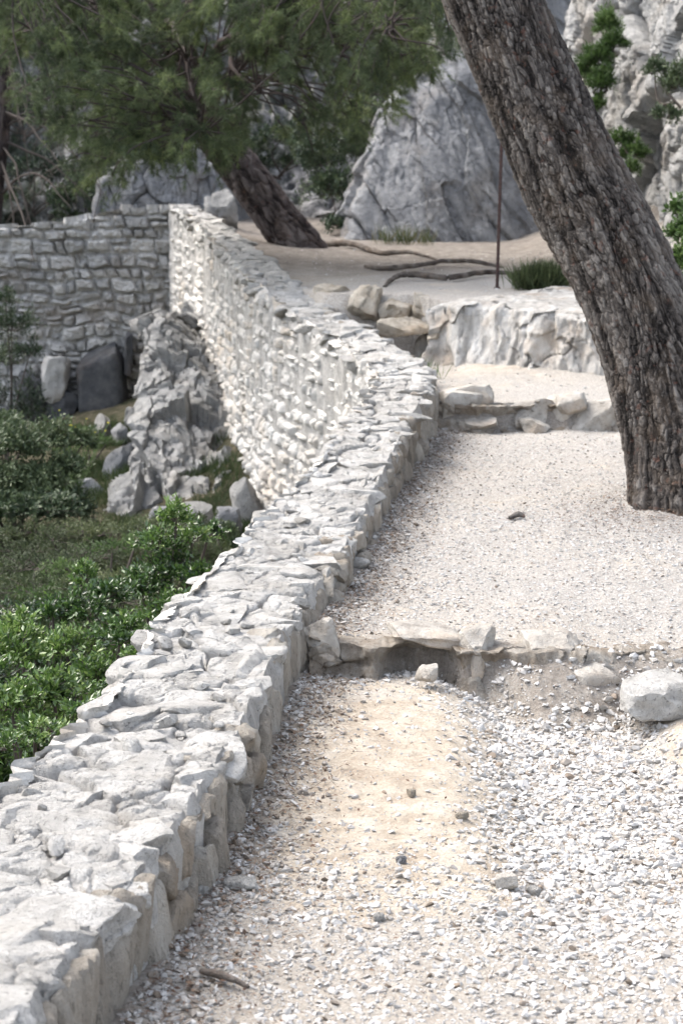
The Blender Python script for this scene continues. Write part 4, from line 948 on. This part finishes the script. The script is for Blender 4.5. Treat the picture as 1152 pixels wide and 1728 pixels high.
# ------------------------------------------------------------------ shrubs
def shrub(name, base, blobs, nleaf, mat, label, seed, L=.028, W=.5, stems=14, cat='bush', needle=False, group=None, tw=(.25, .75), shell=.55):
    """blobs: (centre, radii) lobes of the crown; leaves sit on twigs that run out through each lobe"""
    r = np.random.default_rng(seed); base = np.asarray(base, float); w = empty(name, base, label, cat, group); a = Acc(); C = []; A = []; T = []
    lo_ = min(b[0][2] - b[1][2] for b in blobs) - base[2]
    if name == 'shrub' and lo_ > .08:            # skirts down to the ground
        cm = np.mean([b[0] for b in blobs], 0); sp_ = np.ptp([b[0][0] for b in blobs]) * .35 + .12
        blobs = blobs + [((base + [cm[0] - base[0], 0, 0]) * .6 + cm * .4 + [o_ * sp_, 0, 0], np.array([sp_ * .8, .22, lo_ * .55 + .12])) for o_ in (-.7, .7)]; nleaf = int(nleaf * 1.2)
    vol = np.array([np.prod(b[1]) ** (2 / 3) for b in blobs]); vol = vol / vol.sum()
    for bi, (c, rd) in enumerate(blobs):
        c = np.asarray(c, float); rd = np.asarray(rd, float) * np.ones(3); nb = max(8, int(nleaf * vol[bi] / 22))
        V, F = tube(spline([base + r.normal(0, .03, 3), (base + c) / 2 + r.normal(0, .05, 3), c], 10), np.linspace(.014, .006, 10), 6); a.add(V, F)
        tone = r.uniform(*tw)
        for k in range(nb):
            dr = r.normal(size=3); dr /= np.linalg.norm(dr); dr[2] = abs(dr[2]) * .9 - .25 * (r.random() < .3)
            s = c + dr * rd * r.uniform(0, .3); ln = r.uniform(shell, 1.08) * (1 + .25 * vnoise(np.array([dr * 2.5 + seed]), seed)[0]); e = c + dr * rd * ln + [0, 0, .05 * rd[2]]
            if k % 2 == 0: V, F = tube([s, (s + e) / 2, e], [.0035, .0025, .0015], 3); a.add(V, F)
            m = 22; u = r.uniform(.45, 1.02, m)[:, None]; p = s + (e - s) * u + r.normal(0, .012, (m, 3)) * (rd.mean() / .2)
            C.append(p); A.append((e - s) / np.linalg.norm(e - s) * .7 + r.normal(0, .75, (m, 3)) + [0, 0, .25]); T.append(np.clip(tone + .25 * (u[:, 0] - .7) + r.normal(0, .16, m), 0, 1))
    C = np.concatenate(C); A = np.concatenate(A); T = np.concatenate(T)
    if needle: V, F = tufts(C, A, r, 5, L, .0035, .5); t = np.repeat(T, 15)
    else:
        Ls = L * r.uniform(.6, 1.2, len(C)); V, F = leaf_quads(C, A, r.normal(size=(len(C), 3)) * .6 + [0, -.2, 1], Ls, Ls * W); t = np.repeat(T, 4)
    build('foliage', V, F, mat, w, tint=t, smooth=False); a.build('stems', M['twig'], w)
    return w
def blob(px, py, d, rx, rz=None, ry=None):
    s = mpp(d); rz = rz or rx; return (P(px, py, d), (rx * s, (ry or rx) * s, rz * s))

G7 = 'glossy shrubs growing against the valley side of the wall'
def vb(px, py, d): q = P(px, py, d); return (q[0], d, gz(q[0], d))
shrub('shrub', vb(300, 1000, 8.9), [blob(298, 880, 8.9, 36, 46), blob(270, 925, 8.9, 52, 46), blob(325, 915, 9.0, 40, 40), blob(285, 970, 8.9, 66, 50), blob(352, 905, 9.1, 34, 36), blob(240, 1000, 8.8, 60, 60), blob(330, 980, 8.8, 45, 50), blob(300, 1040, 8.6, 70, 60)],
      11000, M['mastic'], 'tall glossy green shrub whose pointed top sticks up beside the wall', 401, .030, .42, group=G7)
shrub('shrub', vb(150, 1100, 7.9), [blob(150, 1040, 8.0, 48, 50), blob(205, 1080, 7.8, 60, 60), blob(110, 1100, 7.8, 60, 55), blob(170, 1150, 7.5, 70, 60), blob(145, 985, 8.2, 28, 46), blob(190, 1010, 8.1, 50, 44), blob(90, 1045, 8.0, 40, 50)],
      11000, M['mastic'], 'dense glossy shrub in the middle of the row beside the wall', 402, .030, .42, group=G7)
shrub('shrub', vb(40, 1200, 6.9), [blob(35, 1065, 7.2, 40, 50), blob(30, 1110, 7.1, 60, 60), blob(80, 1170, 6.8, 60, 55), blob(20, 1200, 6.7, 70, 60), blob(-40, 1160, 6.9, 80, 70), blob(60, 1240, 6.4, 60, 40)],
      11000, M['mastic'], 'glossy shrub at the left edge just behind the white coping stones', 403, .030, .42, group=G7)
shrub('shrub', vb(30, 1290, 5.9), [blob(25, 1262, 6.0, 60, 34), blob(90, 1235, 6.2, 50, 28), blob(-50, 1280, 5.9, 60, 50), blob(-30, 1360, 5.7, 80, 60)],
      4200, M['mastic'], 'low tangled green shrub touching the outer edge of the wall in the lower left', 404, .026, .35, group=G7, tw=(.5, .95))
shrub('shrub', vb(180, 960, 11.5), [blob(190, 930, 11.5, 60, 26), blob(120, 965, 11.2, 50, 28), blob(230, 915, 11.8, 40, 24), blob(80, 1010, 10.6, 55, 30)],
      4500, M['lime_leaf'], 'soft light green feathery shrub behind the glossy shrubs', 405, .035, .18, tw=(.1, .6))
G10 = 'low undergrowth on the slope'
for i, (px, py, d, rx, mt, lab) in enumerate([
        (60, 960, 11.6, 95, 'scrub', 'low dark undergrowth at the left edge beyond the glossy shrubs'),
        (160, 905, 13.0, 90, 'scrub', 'patch of feathery undergrowth in the middle of the grassy slope'),
        (290, 890, 12.6, 70, 'scrub', 'feathery undergrowth directly behind the pointed shrub'),
        (20, 1040, 9.6, 90, 'mastic', 'leafy undergrowth at the left edge above the dense glossy shrubs'),
        (210, 985, 10.2, 80, 'scrub', 'light undergrowth filling the gap behind the middle glossy shrub'),
        (60, 900, 13.6, 80, 'scrub', 'dark scrub below the rounded bush at the left edge'),
        (250, 1080, 7.6, 60, 'mastic', 'leafy growth pressed against the outer edge of the wall below the pointed shrub'),
        (140, 1170, 6.9, 60, 'mastic', 'leafy growth between the middle shrub and the outer wall edge')]):
    shrub('shrub', vb(px, py + rx * .3, d), [blob(px, py, d, rx, rx * .32), blob(px + rx * .8, py - 6, d + .2, rx * .6, rx * .3), blob(px - rx * .8, py + 8, d - .1, rx * .7, rx * .32), blob(px, py + rx * .4, d - .5, rx, rx * .3)],
          5200, M[mt], lab, 460 + i, .035 if mt != 'mastic' else .03, .22 if mt != 'mastic' else .42, group=G10, tw=(.1, .7))
shrub('shrub', vb(388, 905, 13.5), [blob(384, 900, 13.5, 20, 26), blob(395, 925, 13.4, 18, 20)], 700, M['dark_leaf'], 'small dark plant at the foot of the white wall face', 406, .035, .4)
shrub('shrub', vb(30, 800, 14.5), [blob(20, 760, 14.5, 70, 60), blob(80, 750, 14.8, 50, 44), blob(60, 820, 14.4, 70, 50), blob(-30, 820, 14.2, 80, 60), blob(0, 720, 14.8, 50, 30), blob(110, 800, 14.6, 40, 46), blob(60, 860, 14.0, 90, 34), blob(-20, 860, 14, 80, 40), blob(140, 750, 14.9, 26, 34)],
      26000, M['dark_leaf'], 'rounded dark green bush on the slope at the left edge', 407, .042, .45, tw=(.3, 1))
shrub('shrub', vb(10, 690, 19), [blob(20, 560, 19, 55, 55), blob(50, 600, 19, 34, 34), blob(-10, 610, 19.2, 60, 40), blob(10, 510, 19, 30, 30)],
      5500, M['dark_leaf'], 'dark bush at the left edge in front of the back wall', 408, .05, .25, tw=(.1, .6))
shrub('weed', vb(140, 740, 18.2), [blob(140, 735, 18.2, 40, 18), blob(180, 750, 18, 24, 14)], 900, M['lime_leaf'], 'loose yellow-green weed in front of the dark block', 409, .04, .2, cat='weed', tw=(.0, .5))
shrub('shrub', vb(610, 420, 22.4), [blob(560, 330, 23.4, 60, 60), blob(600, 260, 23.8, 50, 60), blob(540, 280, 23.6, 55, 60), blob(570, 385, 22.8, 34, 30), blob(610, 200, 24.2, 40, 40)],
      9000, M['dark_leaf'], 'tall dark evergreen bush between the far pine and the grey slab', 410, .06, .35, tw=(.1, .7))
G8 = 'dark shrubs on the hillside'
for i, (px, py, d, rx, lab) in enumerate([
        (60, 290, 26.5, 70, 'dark shrub on the hillside above the left end of the back wall'), (140, 330, 26, 55, 'dark shrub on the hillside just left of the pale outcrop'),
        (470, 240, 26, 60, 'shrub on the hillside behind the far pine trunk'), (660, 120, 25, 60, 'shrub on the hillside above the left shoulder of the grey slab'),
        (720, 40, 26, 70, 'shrub on the hillside at the top, left of the leaning trunk'), (920, 20, 24, 50, 'dark shrub between the leaning trunk and the cliff top'),
        (40, 160, 27, 70, 'shrub high on the hillside at the left edge'), (330, 200, 26.5, 60, 'shrub on the hillside above the pale outcrop')]):
    shrub('shrub', P(px, py + rx, d), [blob(px, py, d, rx * 1.1, rx * .7), blob(px + rx * .7, py + 12, d - .2, rx * .7, rx * .55), blob(px - rx * .7, py + 15, d - .1, rx * .7, rx * .5)], 3200, M['dark_leaf'], lab, 420 + i, .07, .3, group=G8, tw=(.1, .9))
G9 = 'green plants rooted in the pale cliff'
shrub('cliff_plant', P(1020, 150, 19.2), [blob(1022, 50, 19.6, 26, 40), blob(1036, 80, 19.4, 26, 34), blob(1008, 105, 19.4, 34, 36), blob(990, 125, 19.4, 26, 26), blob(1012, 145, 19.2, 28, 38), blob(1010, 185, 19.1, 16, 26)], 9000, M['lime_leaf'], 'bright green tuft growing high in a crack of the pale cliff', 441, .06, .2, group=G9, tw=(.1, .6))
shrub('cliff_plant', P(1065, 280, 18.4), [blob(1068, 262, 18.5, 30, 26), blob(1048, 240, 18.6, 24, 28), blob(1062, 290, 18.3, 20, 26)], 3500, M['lime_leaf'], 'small green plant halfway up the pale cliff beside the leaning trunk', 442, .05, .25, group=G9, tw=(.0, .4))
shrub('cliff_plant', P(1140, 180, 17.2), [blob(1140, 150, 17.4, 32, 60), blob(1104, 125, 17.6, 30, 30), blob(1125, 200, 17.2, 30, 30)], 2600, M['dark_leaf'], 'sparse olive plant hanging on the cliff at the right edge', 443, .05, .3, group=G9, tw=(.6, 1))
shrub('shrub', on_ground(1160, 470, 13.0), [blob(1160, 400, 13, 45, 44), blob(1146, 450, 12.9, 38, 44), blob(1200, 420, 12.9, 60, 60), blob(1142, 360, 13.2, 24, 30)], 9000, M['lime_leaf'], 'bright green leafy bush at the right edge behind the leaning trunk', 444, .045, .45)
def tuft(name, base, n, L, spread, mat, label, cat, seed, W=.006, tt=(.1, .8)):
    r = np.random.default_rng(seed); C = np.array(base) + r.normal(0, 1, (n, 3)) * [spread, spread * .5, 0]
    for i in range(n): C[i, 2] = gz(C[i, 0], C[i, 1]) - .01
    A = np.stack([r.normal(0, .42, n), r.normal(0, .42, n), np.ones(n)], 1); Ls = L * r.uniform(.4, 1.1, n); V, F = leaf_quads(C, A, r.normal(size=(n, 3)), Ls, np.full(n, W)); 
    return tag(build(name, V, F, mat, loc=tuple(base), tint=np.repeat(r.uniform(tt[0], tt[1], n), 4), smooth=False), label, cat)
tuft('weed', on_ground(712, 604, 13.3), 150, .17, .05, M['lime_leaf'], 'small sprig of weeds on the bare ground beside the wall at the upper step', 'weed', 445)

tuft('small_bush', on_ground(914, 488, 15.2), 2000, .27, .085, M['scrub'], 'small feathery green bush beside the leaning trunk on the upper ground', 'bush', 440, .010, (.0, .75))
for px, n, lab, sd in ((652, 70, 'small olive weed at the left foot of the grey slab', 446), (682, 110, 'fullest olive weed in the middle of the foot of the grey slab', 447), (716, 60, 'thin olive weed farthest right along the foot of the grey slab', 448)):
    tuft('weed', on_ground(px, 408, 21.2), n, .28, .06, M['grass'], lab, 'weed', sd, .008, (.5, 1))
def make_grass():
    r = np.random.default_rng(61); N = 210000
    y = 3.5 + 18 * r.random(N) ** .72; x = -.3 - (.20 * y + 1.4) * r.random(N); ok = x < xout(y) - .05; x, y = x[ok], y[ok]
    dn = n2(x, y, 1.3, 3, 5); ok = dn > -.45 + .55 * sstep(14, 17, y); x, y = x[ok], y[ok]; z, _ = terrain(x, y); n = len(x)
    A = np.stack([r.normal(0, .45, n), r.normal(0, .45, n), np.ones(n)], 1); L = r.uniform(.05, .17, n)
    V, F = leaf_quads(np.stack([x, y, z - .01], 1), A, r.normal(size=(n, 3)), L, np.full(n, .006))
    tag(build('grass', V, F, M['grass'], tint=np.repeat(np.clip(r.beta(2, 3, n), 0, 1), 4), smooth=False), 'dark green tangled grass on the slope below the walls', 'grass', kind='stuff')
make_grass()
def make_flowers():
    r = np.random.default_rng(63); base = vb(115, 735, 16.2); w = empty('flowering_weed', base, 'weed with tiny yellow flowers above the dark bush', 'flower', None); a = Acc()
    heads = []
    for k in range(46):
        e = P(r.normal(125, 32), r.normal(722, 13), 16.2 + r.normal(0, .15)); V, F = tube([np.array(base) + r.normal(0, .06, 3), (np.array(base) + e) / 2 + r.normal(0, .03, 3), e], [.004, .003, .002], 3); a.add(V, F)
        if k % 2 == 0: heads.append(e)
        n = 26; C = e + (np.array(base) - e) * r.uniform(0, .8, n)[:, None]; V, F = leaf_quads(C, r.normal(size=(n, 3)) + [0, 0, .5], r.normal(size=(n, 3)), np.full(n, .04), np.full(n, .008)); a.add(V, F, .5)
    a.build('stems', M['lime_leaf'], w, smooth=False)
    for e in heads: V, F = stone(e, (.016, .016, .010), 3, 1, 3, 0, namp=.2); build('flower_head', V, F, M['flower'], w)
make_flowers()
SC.cycles.max_bounces = 6
